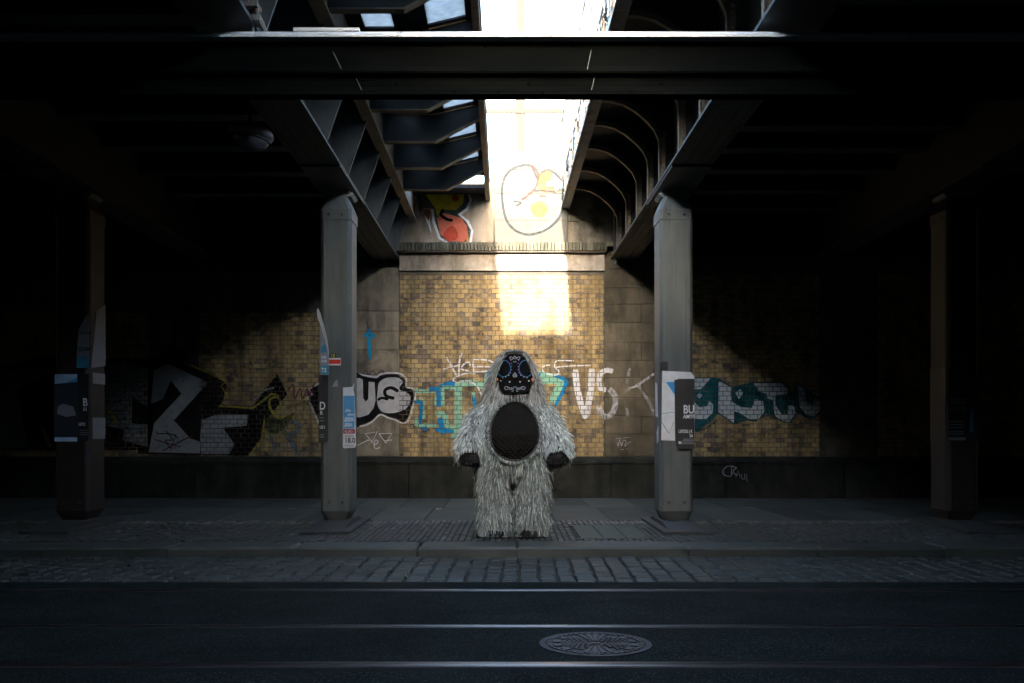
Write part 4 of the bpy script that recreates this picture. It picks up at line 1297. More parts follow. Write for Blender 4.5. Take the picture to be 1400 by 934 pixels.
for k in range(4):
    sheet('small_print', rect(934 - k, 600 + k*2.1, 949, 600.9 + k*2.1), D2, I['grey'], t, 0.0006)
sheet('white_mark', rect(927.6, 603.5, 931.5, 607), D2, I['text'], t, 0.0006)
t = sheet('poster_scrap', rect(902.6, 494.5, 913, 507.5), DC + 0.001, I['black']); tag(t, 'black tape patch above the white poster', 'poster scrap')
def side_scrap(xpl, pts, lab, mat):
    q = [(d, z) for d, z in pts]
    o = MB().prism(q, 'x', xpl - 0.004, xpl).build('poster_scrap', mat, origin=(xpl, q[0][0], q[0][1])); tag(o, lab, 'poster scrap'); return o
xs = RC[0] - 0.008
side_scrap(xs, [(11.80, 1.30), (11.98, 1.32), (12.0, 1.72), (11.86, 1.70)], 'torn white paper on the side of the right column, beside the white poster', I['white'])
side_scrap(xs, [(11.76, 1.02), (11.86, 0.98), (11.9, 1.12), (11.78, 1.2)], 'small torn paper curl low on the side of the right column', I['white'])
# left column
t = sheet('poster', [(435.5, 606), (448.6, 604), (449, 513), (436, 513)], DC - 0.004, I['black']); tag(t, 'black poster wrapped round the edge of the left column', 'poster')
D2 = DC - 0.0085
text('D', 436.6, 560, 10.5, D2, I['text'], t, 0.75, 0.002)
text('R', 437.6, 567, 5.2, D2, I['text'], t, 0.8, 0.001)
text('US !', 437, 586, 4.0, D2, I['text'], t, 0.75, 0.001)
for yy in (571, 575, 594, 597):
    sheet('small_print', rect(437, yy, 443, yy + 0.9), D2, I['grey'], t, 0.0006)
t = sheet('poster', [(438, 512.5), (449.6, 512.5), (449.8, 480), (444, 452), (440, 440), (437.6, 452)], DC - 0.003, I['grey']); tag(t, 'torn grey and blue poster above the black one on the left column', 'poster')
D2 = DC - 0.0075
sheet('blue_panel', rect(438.4, 500, 449.4, 512), D2, I['teal'], t, 0.0006)
sheet('blue_panel', [(438.6, 482), (446.5, 482), (445.5, 470), (439.5, 474)], D2, I['teal'], t, 0.0006)
text('TS', 439, 509, 6, D2 - 0.001, I['text'], t, 0.8, 0.001)
text('2HE', 439.4, 490, 3.2, D2, I['text'], t, 0.8, 0.001)
text('HORE', 439.2, 495.4, 3.2, D2, I['text'], t, 0.62, 0.001)
# the curling torn edge
h = MB(); prof_ = [(433, 424, 0.05), (435, 421, 0.06), (438.5, 430, 0.05), (443.5, 447, 0.04), (447.5, 463, 0.025), (449.6, 484, 0.008)]
lo_ = [(433.4, 432, 0.03), (435, 437, 0.03), (437.5, 443, 0.025), (441, 455, 0.016), (445, 467, 0.010), (449.2, 486, 0.006)]
vs = [P(a, b_, DC - d) for a, b_, d in prof_] + [P(a, b_, DC - d) for a, b_, d in lo_]
h.add(vs + [v + Vector((0, 0.003, 0)) for v in vs], [(i, i+1, 7+i, 6+i) for i in range(5)] + [(12+i, 18+i, 19+i, 13+i) for i in range(5)])
t = h.build('poster_scrap', I['white'], origin=vs[2]); tag(t, 'white paper strip peeling off the left column above the sticker', 'poster scrap')
t = sheet('sticker', rect(449.8, 489.6, 466, 499.6), DC, I['text']); tag(t, 'red sticker with white edges on the left column', 'sticker')
sheet('red_band', rect(449.8, 491.6, 465.6, 497.6), DC - 0.0042, I['red'], t, 0.001)
t = sheet('number_plate', rect(451.5, 483.6, 460, 489), DC + 0.003, I['black']); tag(t, 'tiny black plate with yellow number 10 above the red sticker', 'number plate')
text('10', 452.2, 488.4, 4.2, DC - 0.0015, I['yellow'], t, 0.95, 0.001)
t = sheet('poster_scrap', [(453.8, 529), (462.4, 528.4), (461.2, 519), (458.6, 520.5)], DC, I['grey']); tag(t, 'small grey paper triangle on the left column below the sticker', 'poster scrap')
t = sheet('poster', [(468.8, 611.4), (470, 613), (485.6, 612), (487, 609), (485, 540), (483, 533), (481, 531), (469, 540)], DC, I['white']); tag(t, 'poster with blue sky picture and number 18 on the left column', 'poster')
D2 = DC - 0.0045
sheet('sky_picture', rect(469.4, 541, 484.8, 586), D2, I['sky'], t, 0.0008)
for (a, b_, c, d_) in ((471, 560, 480, 564), (470, 571, 484, 577), (474, 566, 484.4, 569), (470, 579, 482, 584)):
    sheet('cloud_print', [(a, d_), (c, d_ - 1), (c - 1, b_), (a + 2, b_ - 1)], D2 - 0.001, I['pale'], t, 0.0005)
sheet('red_strip', rect(469.2, 586.6, 485.2, 593), D2, I['darkred'], t, 0.0008)
text('NL.SPO', 471, 591.6, 3.2, D2 - 0.001, I['text'], t, 0.72, 0.0)
text('18.0', 471, 605.4, 7.0, D2, I['black'], t, 0.85, 0.002)
for yy in (595, 596.8, 608.2, 609.6):
    sheet('small_print', rect(471, yy, 484, yy + 0.7), D2, I['grey'], t, 0.0005)
t = sheet('poster_scrap', [(469, 541), (482, 540), (484.6, 524), (481.6, 529), (469, 530)], DC - 0.005, I['white']); tag(t, 'torn white paper stuck over the top of the sky poster', 'poster scrap')
# far left column
t = sheet('poster', rect(74, 511, 106, 604), DC, I['navy']); tag(t, 'dark picture poster on the front of the far left column', 'poster')
D2 = DC - 0.0045
sheet('pale_strip', rect(74.6, 598, 105.4, 603.6), D2, I['pale'], t, 0.0006)
sheet('pale_strip', [(74.6, 525), (105.4, 522), (105.4, 511.6), (74.6, 511.6)], D2, I['pale'], t, 0.0006)
sheet('blue_strip', [(90, 524), (105.4, 522), (105.4, 516)], D2 - 0.001, I['blue'], t, 0.0006)
sheet('picture', [(78, 566), (90, 570), (104, 568), (100, 556), (86, 552), (79, 556)], D2, I['grey'], t, 0.0006)
t = sheet('poster', rect(106.6, 511, 121.4, 603), DC - 0.002, I['black']); tag(t, 'black concert poster with cut-off lettering on the far left column', 'poster')
D2 = DC - 0.0065
text('B', 113, 555, 10.5, D2, I['text'], t, 0.8, 0.003)
text('AI', 113.4, 562, 5.2, D2, I['text'], t, 0.8, 0.001)
text('LEIPZI', 107.2, 582, 4.0, D2, I['text'], t, 0.62, 0.001)
for yy in (588, 591, 594):
    sheet('small_print', rect(109, yy, 120, yy + 0.8), D2, I['grey'], t, 0.0005)
t = sheet('poster', [(104.6, 503), (121.5, 503), (121.5, 428), (115, 437), (108, 450), (106, 470)], DC - 0.003, I['grey']); tag(t, 'torn grey poster high on the far left column', 'poster')
D2 = DC - 0.0075
text('02XM', 108, 480, 5.5, D2, I['black'], t, 0.75, 0.002)
text('CLAP ATTACK', 109, 457, 3.0, D2, I['black'], t, 0.55, 0.001)
sheet('blue_panel', rect(105, 488, 121.3, 502.6), D2, I['teal'], t, 0.0006)
xs = LO[1] + 0.012  # white papers greyed here, putting the column side's shade in their colour
for z0, z1, lab in ((Z(525, 11.9), Z(510, 11.9), 'upper white slip on the side of the far left column'), (Z(600, 11.9), Z(571, 11.9), 'lower white slip on the side of the far left column')):
    o = MB().box(xs - 0.003, xs, D_COLUMN + 0.09, D_COLUMN + 0.46, z0, z1).build('paper_slip', I['shaded'], origin=(xs, 11.9, z0)); tag(o, lab, 'paper slip')
o = MB().prism([(D_COLUMN + 0.05, Z(503, 11.7)), (D_COLUMN + 0.47, Z(500, 12.1)), (D_COLUMN + 0.47, Z(416, 12.1)), (D_COLUMN + 0.2, Z(424, 11.8))], 'x', xs - 0.003, xs).build('poster_scrap', I['shaded'], origin=(xs, 11.9, 2)); tag(o, 'torn poster on the side of the far left column', 'poster scrap')
# far right column
xs = RO[0] - 0.012
o = MB().box(xs, xs + 0.003, D_COLUMN + 0.04, D_COLUMN + 0.46, Z(603, 11.8), Z(503, 11.8)).build('poster', I['black'], origin=(xs, 11.9, 1)); tag(o, 'black poster on the inner side of the far right column', 'poster')
t = sheet('poster', rect(1296.5, 505, 1322, 604), DC, I['black']); tag(t, 'black poster with pale lettering on the front of the far right column', 'poster')
D2 = DC - 0.0045
text('USHIDO', 1297.2, 553, 9, D2, I['grey'], t, 0.5, 0.001)
text('AMYF LIVE TOUR', 1297.2, 562, 5, D2, I['grey'], t, 0.45, 0.0)
for yy in (576, 580, 584, 590, 593):
    sheet('small_print', rect(1298, yy, 1318, yy + 1.0), D2, I['grey'], t, 0.0005)
sheet('pale_strip', rect(1297, 598, 1320, 602), D2, I['grey'], t, 0.0006)
t = sheet('poster', [(1324, 606), (1339, 604), (1338.5, 514), (1325, 512)], DC, I['navy']); tag(t, 'narrow blue and black poster on the front of the far right column', 'poster')
sheet('blue_panel', [(1326, 590), (1331, 590), (1330, 560), (1327, 560)], DC - 0.0042, I['teal'], t, 0.0006)

# =================================================================== PERSON IN THE FUR SUIT
FX, FY = 0.112, 10.8
person = empty('person', (FX, FY, 0.0)); tag(person, 'person in a shaggy grey fur suit with a black decorated mask', 'person')
def ell_ring(cx, cy, z, rx, ry, n=28):
    return [Vector((cx + rx*math.cos(2*math.pi*k/n), cy + ry*math.sin(2*math.pi*k/n), z)) for k in range(n)]
def loft(mb, rings):
    n = len(rings[0]); vs = [p for r in rings for p in r]; fs = []
    for i in range(len(rings)-1):
        for k in range(n):
            k2 = (k+1) % n
            fs.append((i*n+k, i*n+k2, (i+1)*n+k2, (i+1)*n+k))
    fs.append(tuple(range(n-1, -1, -1))); fs.append(tuple((len(rings)-1)*n+k for k in range(n)))
    mb.add(vs, fs)
bd = MB()
loft(bd, [ell_ring(0, y, z, rx, ry) for z, rx, ry, y in ((0.62, .20, .12, 0), (0.72, .34, .23, 0), (0.82, .385, .29, -.01), (0.95, .395, .315, -.02), (1.10, .395, .32, -.02), (1.25, .38, .29, -.01), (1.38, .352, .265, 0),
     (1.48, .325, .25, 0), (1.58, .292, .23, 0), (1.70, .25, .205, 0), (1.80, .212, .18, 0), (1.88, .172, .15, 0), (1.94, .122, .11, 0), (1.985, .066, .06, 0), (2.01, .02, .02, 0))])
for sx in (-1, 1):
    loft(bd, [ell_ring(sx*cx, 0, z, rx, ry, 24) for z, cx, rx, ry in ((0.05, .205, .160, .18), (0.2, .205, .165, .185), (0.45, .203, .172, .20), (0.62, .198, .182, .225), (0.76, .19, .185, .255), (0.88, .17, .17, .26))])
    pts = [(sx*.18, 0, 1.46), (sx*.285, -.01, 1.33), (sx*.365, -.04, 1.20), (sx*.425, -.08, 1.06), (sx*.458, -.12, .94), (sx*.466, -.15, .86)]
    bd.tube(pts, [.09, .125, .142, .152, .152, .134], 20)
# the hood's rim round the mask
MPX = [(460,185),(520,190),(560,225),(590,290),(620,370),(640,420),(640,450),(615,460),(612,510),(590,550),(540,566),(460,568),(380,566),(330,550),(308,510),(305,460),(280,450),(278,420),(300,370),(330,290),(360,225),(400,190)]
def mxz(p): return ((640 + p[0]/7.185 - 702.6) / 126.0, (733 - (460 + p[1]/7.185)) / 126.0)
MPOLY = [mxz(p) for p in MPX]
def mask_y(x, z): return -0.262 + 1.1*x*x + (z - 1.6)*0.20
rim = []
for p in [(262,455),(266,420),(288,366),(318,286),(350,214),(396,174),(460,166),(524,174),(570,214),(602,286),(632,366),(654,420),(658,455)]:
    x, z = mxz(p); rim.append((x, mask_y(x, z) + 0.012, z))
bd.tube(rim, 0.026, 10)
me0 = bpy.data.meshes.new('body'); me0.from_pydata([tuple(v) for v in bd.v], [], bd.f)
bm = bmesh.new(); bm.from_mesh(me0); bmesh.ops.recalc_face_normals(bm, faces=bm.faces); bm.to_mesh(me0); bm.free()
tmp = bpy.data.objects.new('body_tmp', me0); COL.objects.link(tmp)
rmod = tmp.modifiers.new('r', 'REMESH'); rmod.mode = 'VOXEL'; rmod.voxel_size = 0.018; rmod.use_smooth_shade = True
smod = tmp.modifiers.new('s', 'SMOOTH'); smod.factor = 0.5; smod.iterations = 4
body_me = bpy.data.meshes.new_from_object(tmp.evaluated_get(bpy.context.evaluated_depsgraph_get()))
bpy.data.objects.remove(tmp)

def mat_fur(name, stops, rough=0.5, sheen=0.0):
    t = NT(name)
    c = t.ramp(t.rnd(), stops)
    return t.base(c, rough)
M['fur'] = mat_fur('grey_yarn_fur', [(0.0, (0.04, 0.05, 0.05)), (0.35, (0.115, 0.145, 0.147)), (0.75, (0.27, 0.325, 0.33)), (0.93, (0.46, 0.53, 0.54)), (1.0, (0.70, 0.78, 0.79))], 0.42)
M['fur_pale'] = mat_fur('pale_yarn_fur', [(0.0, (0.09, 0.11, 0.11)), (0.3, (0.24, 0.285, 0.285)), (0.75, (0.45, 0.52, 0.52)), (1.0, (0.83, 0.91, 0.92))], 0.42)
M['fur_soft'] = mat_fur('grey_hood_hair', [(0.0, (0.07, 0.078, 0.078)), (0.5, (0.20, 0.218, 0.215)), (1.0, (0.44, 0.47, 0.47))], 0.5)
M['suit'] = plain('grey_suit_backing', (0.045, 0.048, 0.047), 0.9, var=0.3, scale=30)
M['fuzz_black'] = plain('black_fuzz', (0.010, 0.010, 0.011), 0.85, var=0.3, scale=40, bump=0.4)
M['mask_black'] = plain('black_felt_mask', (0.002, 0.002, 0.0022), 0.8, var=0.2, scale=30, bump=0.05, spec=0.1)
M['eye_black'] = plain('dark_grey_eye_cloth', (0.0045, 0.005, 0.006), 0.85, var=0.1, scale=30, bump=0.0, spec=0.05)
body_me.name = 'body'; body_me.materials.clear(); body_me.materials.append(M['suit'])
body = link('body', body_me, person, Vector((FX, FY, 0)))
bvh = BVHTree.FromPolygons([v.co.copy() for v in body_me.vertices], [tuple(p.vertices) for p in body_me.polygons])

def in_poly(x, z, poly):
    c = False; j = len(poly) - 1
    for i in range(len(poly)):
        (xi, zi), (xj, zj) = poly[i], poly[j]
        if (zi > z) != (zj > z) and x < (xj-xi)*(z-zi)/(zj-zi) + xi: c = not c
        j = i
    return c
EX, EZ, EW, EH = 0.008, 1.145, 0.252, 0.308
def egg(x, z, k=1.0):
    u = (z - EZ) / (EH*k)
    if abs(u) >= 1: return False
    return abs(x - EX) < EW*k*math.sqrt(1-u*u)*(1 - 0.10*u)
def egg_pt(t, k=1.0):
    u = math.sin(t)
    return (EX + EW*k*math.cos(t)*(1 - 0.10*u), EZ + EH*k*u)
def front_y(x, z):
    hit = bvh.ray_cast(Vector((x, -2.0, z)), Vector((0, 1, 0)))
    return hit[0].y if hit[0] is not None else -0.3

# fur: single strands that follow the surface downwards
rf = random.Random(42)
body_me.calc_loop_triangles()
tris = []; acc = []; tot = 0.0
V = [v.co.copy() for v in body_me.vertices]
for lt in body_me.loop_triangles:
    a, b_, c = (V[i] for i in lt.vertices)
    n = (b_-a).cross(c-a); ar = n.length/2
    if ar < 1e-9: continue
    tot += ar; tris.append((a, b_, c, n.normalized())); acc.append(tot)
import bisect
fur_groups = {'arm_fur': MB(), 'leg_fur': MB(), 'torso_fur': MB(), 'hood_hair': MB()}
G = Vector((0, 0, -1))
def strand(mb, p, d0, length, w, droop, segs=3):
    side = d0.cross(Vector((rf.uniform(-.6, .6), -1, rf.uniform(-.3, .3))))
    if side.length < 1e-4: side = Vector((1, 0, 0))
    side.normalize()
    pts = [p.copy()]; d = d0.normalized(); q = p.copy()
    for k in range(segs):
        q = q + d * (length/segs); pts.append(q.copy())
        d = (d + G*droop + Vector((rf.uniform(-.12, .12), rf.uniform(-.12, .12), 0))).normalized()
    for q in pts[1:]:
        if q.z < 0.006: q.z = rf.uniform(0.005, 0.012)
        if q.y < -0.08 and (egg(q.x, q.z, 0.985) or in_poly(q.x, q.z, MPOLY)): return
        if q.y < -0.1 and abs(abs(q.x) - 0.465) < 0.118 and ((abs(q.x) - 0.465)/0.118)**2 + ((q.z - 0.838)/0.075)**2 < 0.9: return
    vs = []
    for i, q in enumerate(pts):
        ww = w * (1.0, 1.0, 0.85, 0.35)[min(i, 3)] * 0.5
        vs += [q + side*ww + Vector((FX, FY, 0)), q - side*ww + Vector((FX, FY, 0))]
    mb.add(vs, [(2*i, 2*i+1, 2*i+3, 2*i+2) for i in range(len(pts)-1)])
def lock(mb, p, n, d, L, w, droop, count, spread):
    """a lock of strands whose roots lie apart and whose tips come together"""
    tip = p + d.normalized()*L
    e1 = n.orthogonal().normalized(); e2 = n.cross(e1)
    for k in range(count):
        r = p + e1*rf.uniform(-spread, spread) + e2*rf.uniform(-spread, spread)
        t2 = tip + Vector((rf.uniform(-1, 1), rf.uniform(-1, 1), rf.uniform(-1, 1)))*spread*0.45
        strand(mb, r, (t2 - r), (t2 - r).length*rf.uniform(0.75, 1.1), w*rf.uniform(0.7, 1.3), droop)
N = int(tot * 3200)
for i in range(N):
    a, b_, c, n = tris[bisect.bisect_left(acc, rf.random()*tot)]
    u, v = rf.random(), rf.random()
    if u + v > 1: u, v = 1-u, 1-v
    p = a + (b_-a)*u + (c-a)*v
    tan = (G - n*n.dot(G))
    if tan.length < 0.05: tan = Vector((rf.uniform(-1, 1), rf.uniform(-1, 1), 0))
    tan.normalize()
    jit = Vector((rf.uniform(-1, 1), rf.uniform(-1, 1), rf.uniform(-1, 1))) + noise.noise_vector(p*9.0)*1.3
    arm = abs(p.x) > 0.27 + 0.16*max(0, (1.35 - p.z)) and 0.76 < p.z < 1.42 and (p.y < 0.16)
    if p.z > 1.46:
        d = tan*1.0 + n*0.16 + jit*0.09 + Vector((0.25 if p.x > 0 else -0.25, 0, 0)) * (1 if p.z > 1.6 else 0)
        lock(fur_groups['hood_hair'], p, n, d, rf.uniform(.07, .16), .0062, 0.07, 3, .014)
    elif arm:
        d = tan*0.9 + n*0.5 + jit*0.27
        lock(fur_groups['arm_fur'], p, n, d, rf.uniform(.06, .125), .0105, 0.25, 3, .013)
    elif p.z < 0.80:
        if abs(p.x) < 0.055 and p.z < 0.66 and rf.random() < 0.7: continue
        d = tan*1.0 + n*0.34 + jit*0.22
        lock(fur_groups['leg_fur'], p, n, d, min(rf.uniform(.07, .16), p.z + 0.03), .0065, 0.22, 4, .012)
    else:
        near = egg(p.x, p.z, 1.2) and p.y < 0
        d = tan*1.0 + n*(0.16 if near else 0.3) + jit*0.2
        lock(fur_groups['torso_fur'], p, n, d, rf.uniform(.035, .06) if near else rf.uniform(.05, .11), .0085, 0.16, 3, .011)
# short fur that hides the edge of the belly oval
for k in range(900):
    tt = rf.uniform(0, 2*math.pi)
    x, z = egg_pt(tt, rf.uniform(1.0, 1.06))
    p = Vector((x, front_y(x, z) - 0.012, z))
    d = Vector((math.cos(tt)*0.8, -0.35, math.sin(tt)*0.5 - 0.35)) + Vector((rf.uniform(-.3, .3), rf.uniform(-.2, .2), rf.uniform(-.3, .3)))
    strand(fur_groups['torso_fur'], p, d, rf.uniform(.025, .05), .006, 0.2)
# pale tuft on the crown
for k in range(70):
    a = rf.uniform(0, 6.28)
    d = Vector((math.cos(a)*0.7, math.sin(a)*0.7, rf.uniform(0.5, 1.2)))
    strand(fur_groups['arm_fur'], Vector((0, 0, 2.0)), d, rf.uniform(.03, .06), 0.005, 0.5)
for nm, mb in fur_groups.items():
    o = mb.build(nm, M['fur_soft'] if nm == 'hood_hair' else M['fur_pale'] if nm == 'arm_fur' else M['fur'], person, origin=(FX, FY, 0))
    tag(o, kind='stuff')

# belly: black scaled oval with a soft rim
og = (FX, FY, 0)
h = MB(); rings = []
for k in range(1, 8):
    r = k/7
    ring = []
    for j in range(40):
        x, z = egg_pt(2*math.pi*j/40, r)
        ring.append(Vector((FX + x, FY + front_y(x, z) - 0.010, z)))
    rings.append(ring)
c0 = Vector((FX + EX, FY + front_y(EX, EZ) - 0.010, EZ))
vs = [c0] + [p for r in rings for p in r]; fs = [(0, 1+j, 1+(j+1) % 40) for j in range(40)]
for k in range(6):
    for j in range(40):
        j2 = (j+1) % 40
        fs.append((1+k*40+j, 1+(k+1)*40+j, 1+(k+1)*40+j2, 1+k*40+j2))
h.add(vs, fs)
belly = h.build('belly_oval', M['mask_black'], person, smooth=True, origin=og)
M['scale'] = plain('black_leather_scale', (0.0028, 0.0026, 0.0025), 0.55, var=0.2, scale=30, bump=0.15, spec=0.09)
h = MB(); row = 0; z = EZ - EH
while z < EZ + EH:
    x = EX - EW - 0.05 + (row % 2)*0.028
    while x < EX + EW + 0.05:
        if egg(x, z, 0.96):
            y = front_y(x, z) - 0.030
            yb = front_y(x, z - 0.03) - 0.040
            P3 = lambda dx, dz, yy: Vector((FX + x + dx, FY + yy, z + dz))
            h.add([P3(0, .025, y + .020), P3(-.026, 0, y + .016 + rf.uniform(-.002, .002)), P3(rf.uniform(-.003, .003), -.028, yb + .018), P3(.026, 0, y + .016 + rf.uniform(-.002, .002)), P3(0, -.006, y + .010)], [(0, 1, 4), (1, 2, 4), (2, 3, 4), (3, 0, 4)])
        x += 0.056
    z += 0.027; row += 1
tag(h.build('scales', M['scale'], belly, origin=og), kind='stuff')
h = MB()
h.tube([Vector((FX + x, FY + front_y(x, z) - 0.012, z)) for x, z in (egg_pt(2*math.pi*j/60, 1.02) for j in range(61))], 0.012, 8)
h.build('belly_rim', M['suit'], person, smooth=True, origin=og)

# black paws in the sleeve openings: a palm with short fingers
for sx in (-1, 1):
    c = Vector((FX + sx*.465, FY - .205, .838))
    h = MB().sphere(c, .113, .09, .072, 20, 12)
    paw = h.build('paw', M['fuzz_black'], person, smooth=True, origin=c)
    h = MB()
    for k, (ax, ln) in enumerate(((-.070, .03), (-.036, .04), (0, .044), (.036, .04), (.078, .024))):
        b0 = c + Vector((ax*sx, -.045, -.03)); b1 = c + Vector((ax*1.05*sx, -.075, -.03 - ln*0.5)); b2 = c + Vector((ax*1.0*sx, -.055, -.03 - ln*0.8))
        h.tube([b0, b1, b2], [.019, .018, .012], 8)
    h.build('fingers', M['fuzz_black'], paw, smooth=True, origin=c)
    h = MB(); rp = random.Random(5)
    for k in range(420):
        a, e = rp.uniform(0, 6.28), rp.uniform(-1.2, 1.2)
        n = Vector((math.cos(a)*math.cos(e), -abs(math.sin(a))*math.cos(e), math.sin(e)))
        p = c + Vector((n.x*.113, n.y*.09, n.z*.072))
        d = (n + Vector((rp.uniform(-.5, .5), rp.uniform(-.3, .3), rp.uniform(-.8, .2)))).normalized()*rp.uniform(.012, .026)
        sd = d.cross(Vector((0, 1, .3))).normalized()*.003
        h.add([p + sd, p - sd, p + d], [(0, 1, 2)])
    tag(h.build('fuzz', M['fuzz_black'], paw, origin=c), kind='stuff')
# feet: black shaggy shoes under the legs
for sx in (-1, 1):
    c = Vector((FX + sx*.19, FY - .012, 0))
    h = MB()
    n = 18
    rr = [(0.0, 1.0), (0.035, 1.03), (0.07, 0.9), (0.095, 0.6)]
    loft(h, [[Vector((c.x +   .155*k*math.cos(2*math.pi*j/n), c.y + .205*k*math.sin(2*math.pi*j/n), z + 0.002)) for j in range(n)] for z, k in rr])
    sh_ = h.build('shoe', M['fuzz_black'], person, smooth=True, origin=c)
    h = MB(); rp = random.Random(8)
    for k in range(260):
        a = rp.uniform(0, 6.28); z0 = rp.uniform(.03, .085)
        p = Vector((c.x + .152*math.cos(a), c.y + .20*math.sin(a), z0))
        d = Vector((math.cos(a)*.02, math.sin(a)*.02, -z0*rp.uniform(.6, .95)))
        sd = Vector((-math.sin(a), math.cos(a), 0))*.006
        h.add([p + sd, p - sd, p + d], [(0, 1, 2)])
    tag(h.build('shoe_fringe', M['fuzz_black'], sh_, origin=c), kind='stuff')

# mask
from mathutils.geometry import delaunay_2d_cdt
bpts = []
for i in range(len(MPOLY)):
    a = Vector(MPOLY[i]); b_ = Vector(MPOLY[(i+1) % len(MPOLY)])
    for k in range(3): bpts.append(a + (b_-a)*k/3)
pts2 = list(bpts); nb = len(bpts)
x = -0.2
while x < 0.24:
    z = 1.5
    while z < 2.0:
        if in_poly(x, z, MPOLY) and min((Vector((x, z)) - q).length for q in bpts) > 0.008: pts2.append(Vector((x, z)))
        z += 0.02
    x += 0.02
res = delaunay_2d_cdt(pts2, [(i, (i+1) % nb) for i in range(nb)], [list(range(nb))], 1, 1e-5)
vv, ff_ = res[0], res[2]
h = MB()
def M3(x, z, off=0.0):
    nose = -0.022*math.exp(-((x-0.014)/.035)**2 - ((z - 1.72)/.05)**2)
    sock = sum(0.014*math.exp(-((x-cx)/.045)**2 - ((z-1.785)/.055)**2) for cx in (-.066, .092))
    return Vector((FX + x, FY + mask_y(x, z) + nose + sock - off, z))
h.add([M3(p.x, p.y) for p in vv], [tuple(f) for f in ff_])
bidx = [min(range(len(vv)), key=lambda i: (vv[i]-q).length) for q in bpts]
back = [M3(vv[i].x, vv[i].y, -0.03) for i in bidx]
h.add([M3(vv[i].x, vv[i].y) for i in bidx] + back, [(k, (k+1) % nb, nb + (k+1) % nb, nb + k) for k in range(nb)])
mask = h.build('mask', M['mask_black'], person, smooth=False, origin=og)
def dec(p, off=0.006):
    x, z = mxz(p); return M3(x, z, off)
def col_mat(nm, c, rough=0.4): return plain(nm, c, rough, var=0.05, bump=0.0)
M['thread_grey'] = col_mat('silver_thread', (0.36, 0.37, 0.39)); M['thread_blue'] = col_mat('blue_thread', (0.02, 0.16, 0.34))
M['bead_white'] = col_mat('white_bead', (0.75, 0.77, 0.78), 0.2); M['bead_purple'] = col_mat('purple_bead', (0.26, 0.03, 0.34), 0.3); M['stone_green'] = col_mat('green_stone', (0.10, 0.18, 0.14), 0.2); M['earring'] = col_mat('orange_earring', (0.68, 0.24, 0.12), 0.25)
mir = lambda p: (920 - p[0], p[1])
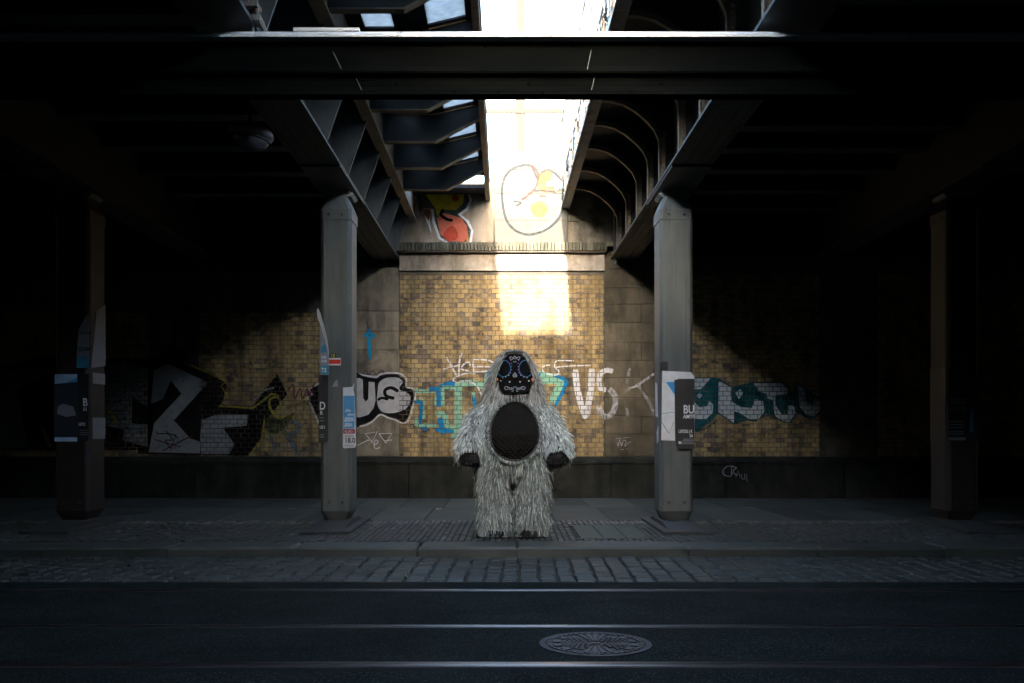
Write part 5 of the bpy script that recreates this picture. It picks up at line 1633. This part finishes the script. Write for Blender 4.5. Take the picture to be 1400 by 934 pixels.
for m in (False, True):
    f_ = mir if m else (lambda p: p)
    loop = []
    for k in range(48):
        a = 2*math.pi*k/48
        p = f_((352 + 68*math.cos(a), 326 + 80*math.sin(a)))
        if in_poly(*mxz(p), MPOLY): loop.append((k, p))
    eye = MB()
    ep = []
    for k in range(48):
        a = 2*math.pi*k/48
        r = 1.0
        while r > 0.3 and not in_poly(*mxz(f_((352 + 68*r*math.cos(a), 326 + 80*r*math.sin(a)))), MPOLY): r -= 0.04
        ep.append(f_((352 + 66*r*math.cos(a), 326 + 78*r*math.sin(a))))
    eye.add([dec(f_((352, 326)), 0.003)] + [dec(p, 0.003) for p in ep], [(0, 1 + k, 1 + (k+1) % 48) for k in range(48)])
    eo = eye.build('eye', M['eye_black'], mask, origin=og)
    ring = MB(); run = []
    ks = [k for k, _ in loop]
    st = 0
    for idx in range(len(loop)):
        if idx and ks[idx] != ks[idx-1] + 1: st = idx
    seq = loop[st:] + loop[:st]
    ring.tube([dec(p, 0.005) for _, p in seq], 0.0042, 5)
    ring.build('eye_ring', M['thread_blue'], mask, origin=og)
    e_ = MB().sphere(dec(f_((289, 434)), 0.010), .013, .012, .018, 10, 6); e_.build('earring', M['earring'], mask, smooth=True, origin=og)
    for p in ((325, 447), (410, 457)):
        MB().sphere(dec(f_(p)), .0085, nu=8, nv=6).build('bead', M['bead_white'], mask, smooth=True, origin=og)
    for p in ((372, 408), (343, 416), (402, 391)):
        MB().sphere(dec(f_(p)), .0055, nu=6, nv=4).build('bead', M['bead_white'], mask, smooth=True, origin=og)
    for p in ((410, 217), (422, 250), (428, 278), (427, 308), (428, 340), (419, 369), (428, 512)):
        MB().sphere(dec(f_(p)), .0062, nu=6, nv=4).build('bead', M['bead_purple'], mask, smooth=True, origin=og)
    for ln, r in (([(458, 506), (440, 520), (412, 516), (388, 503), (366, 506), (362, 520), (374, 533), (394, 526), (418, 532), (432, 528), (444, 536), (440, 549), (428, 546)], .0036), ([(384, 517), (400, 513), (412, 521)], .003),
                  ([(460, 205), (450, 213), (452, 224), (436, 220), (420, 214), (412, 224), (420, 240), (430, 236)], .0036), ([(458, 233), (444, 230), (436, 240)], .003), ([(460, 370), (448, 384), (442, 398), (448, 410), (458, 410)], .0036), ([(460, 388), (453, 398), (458, 402)], .003)):
        MB().tube([dec(f_(tuple(q)), 0.004) for q in smooth_line(ln, 3)], r, 5).build('embroidery', M['thread_grey'], mask, origin=og)
for p, rx, rz in (((460, 262), .022, .010), ((461, 508), .022, .012)):
    MB().sphere(dec(p, 0.004), rx, .006, rz, 10, 6).build('green_stone', M['stone_green'], mask, smooth=True, origin=og)

# =================================================================== SMALL THINGS
random.seed(77)
t = empty('climbing_plant', (1.0, 10, 5.0)); tag(t, 'dry leafless vine tangled in the mesh railing of the right bridge', 'plant')
for k in range(44):
    y = random.uniform(8.2, 16); z = random.uniform(5.1, 6.4); pts = []
    for j in range(9):
        pts.append((random.uniform(0.97, 0.995), y, z)); y += random.uniform(-.16, .16); z += random.uniform(-.14, .05)
        z = max(4.9, z)
    MB().tube(pts, 0.0045, 4).build('stem', M['plaster'], t, origin=pts[0])
leaf_m = plain('fallen_leaf', (0.30, 0.16, 0.06), 0.7, var=0.3, scale=30); scrap_m = plain('paper_litter', (0.5, 0.5, 0.48), 0.7)
for px, py, z, sz, mt, lab in ((466, 758.5, ROAD_Z, .07, leaf_m, 'brown fallen leaf at the foot of the kerb'), (498, 711, 0, .05, leaf_m, 'dark leaf on the slabs right of the left column'), (600, 697, 0, .05, scrap_m, 'pale scrap on the slabs left of the fur suit'), (400, 697, 0, .07, scrap_m, 'pale scrap on the slabs left of the left column')):
    D = (CAMZ - z) * F / (py - 585); c = Vector((X(px, D), D, z + 0.007))
    vs = [c + Vector((sz*math.cos(a)*(1 if k % 2 else .7), sz*math.sin(a)*.7, random.uniform(0, .018))) for k, a in enumerate([i*math.pi/4 for i in range(8)])]
    o = MB().add([c] + vs, [(0, 1+k, 1+(k+1) % 8) for k in range(8)]).build('fallen_leaf' if mt is leaf_m else 'paper_scrap', mt, origin=c)
    tag(o, lab, 'leaf' if mt is leaf_m else 'litter')
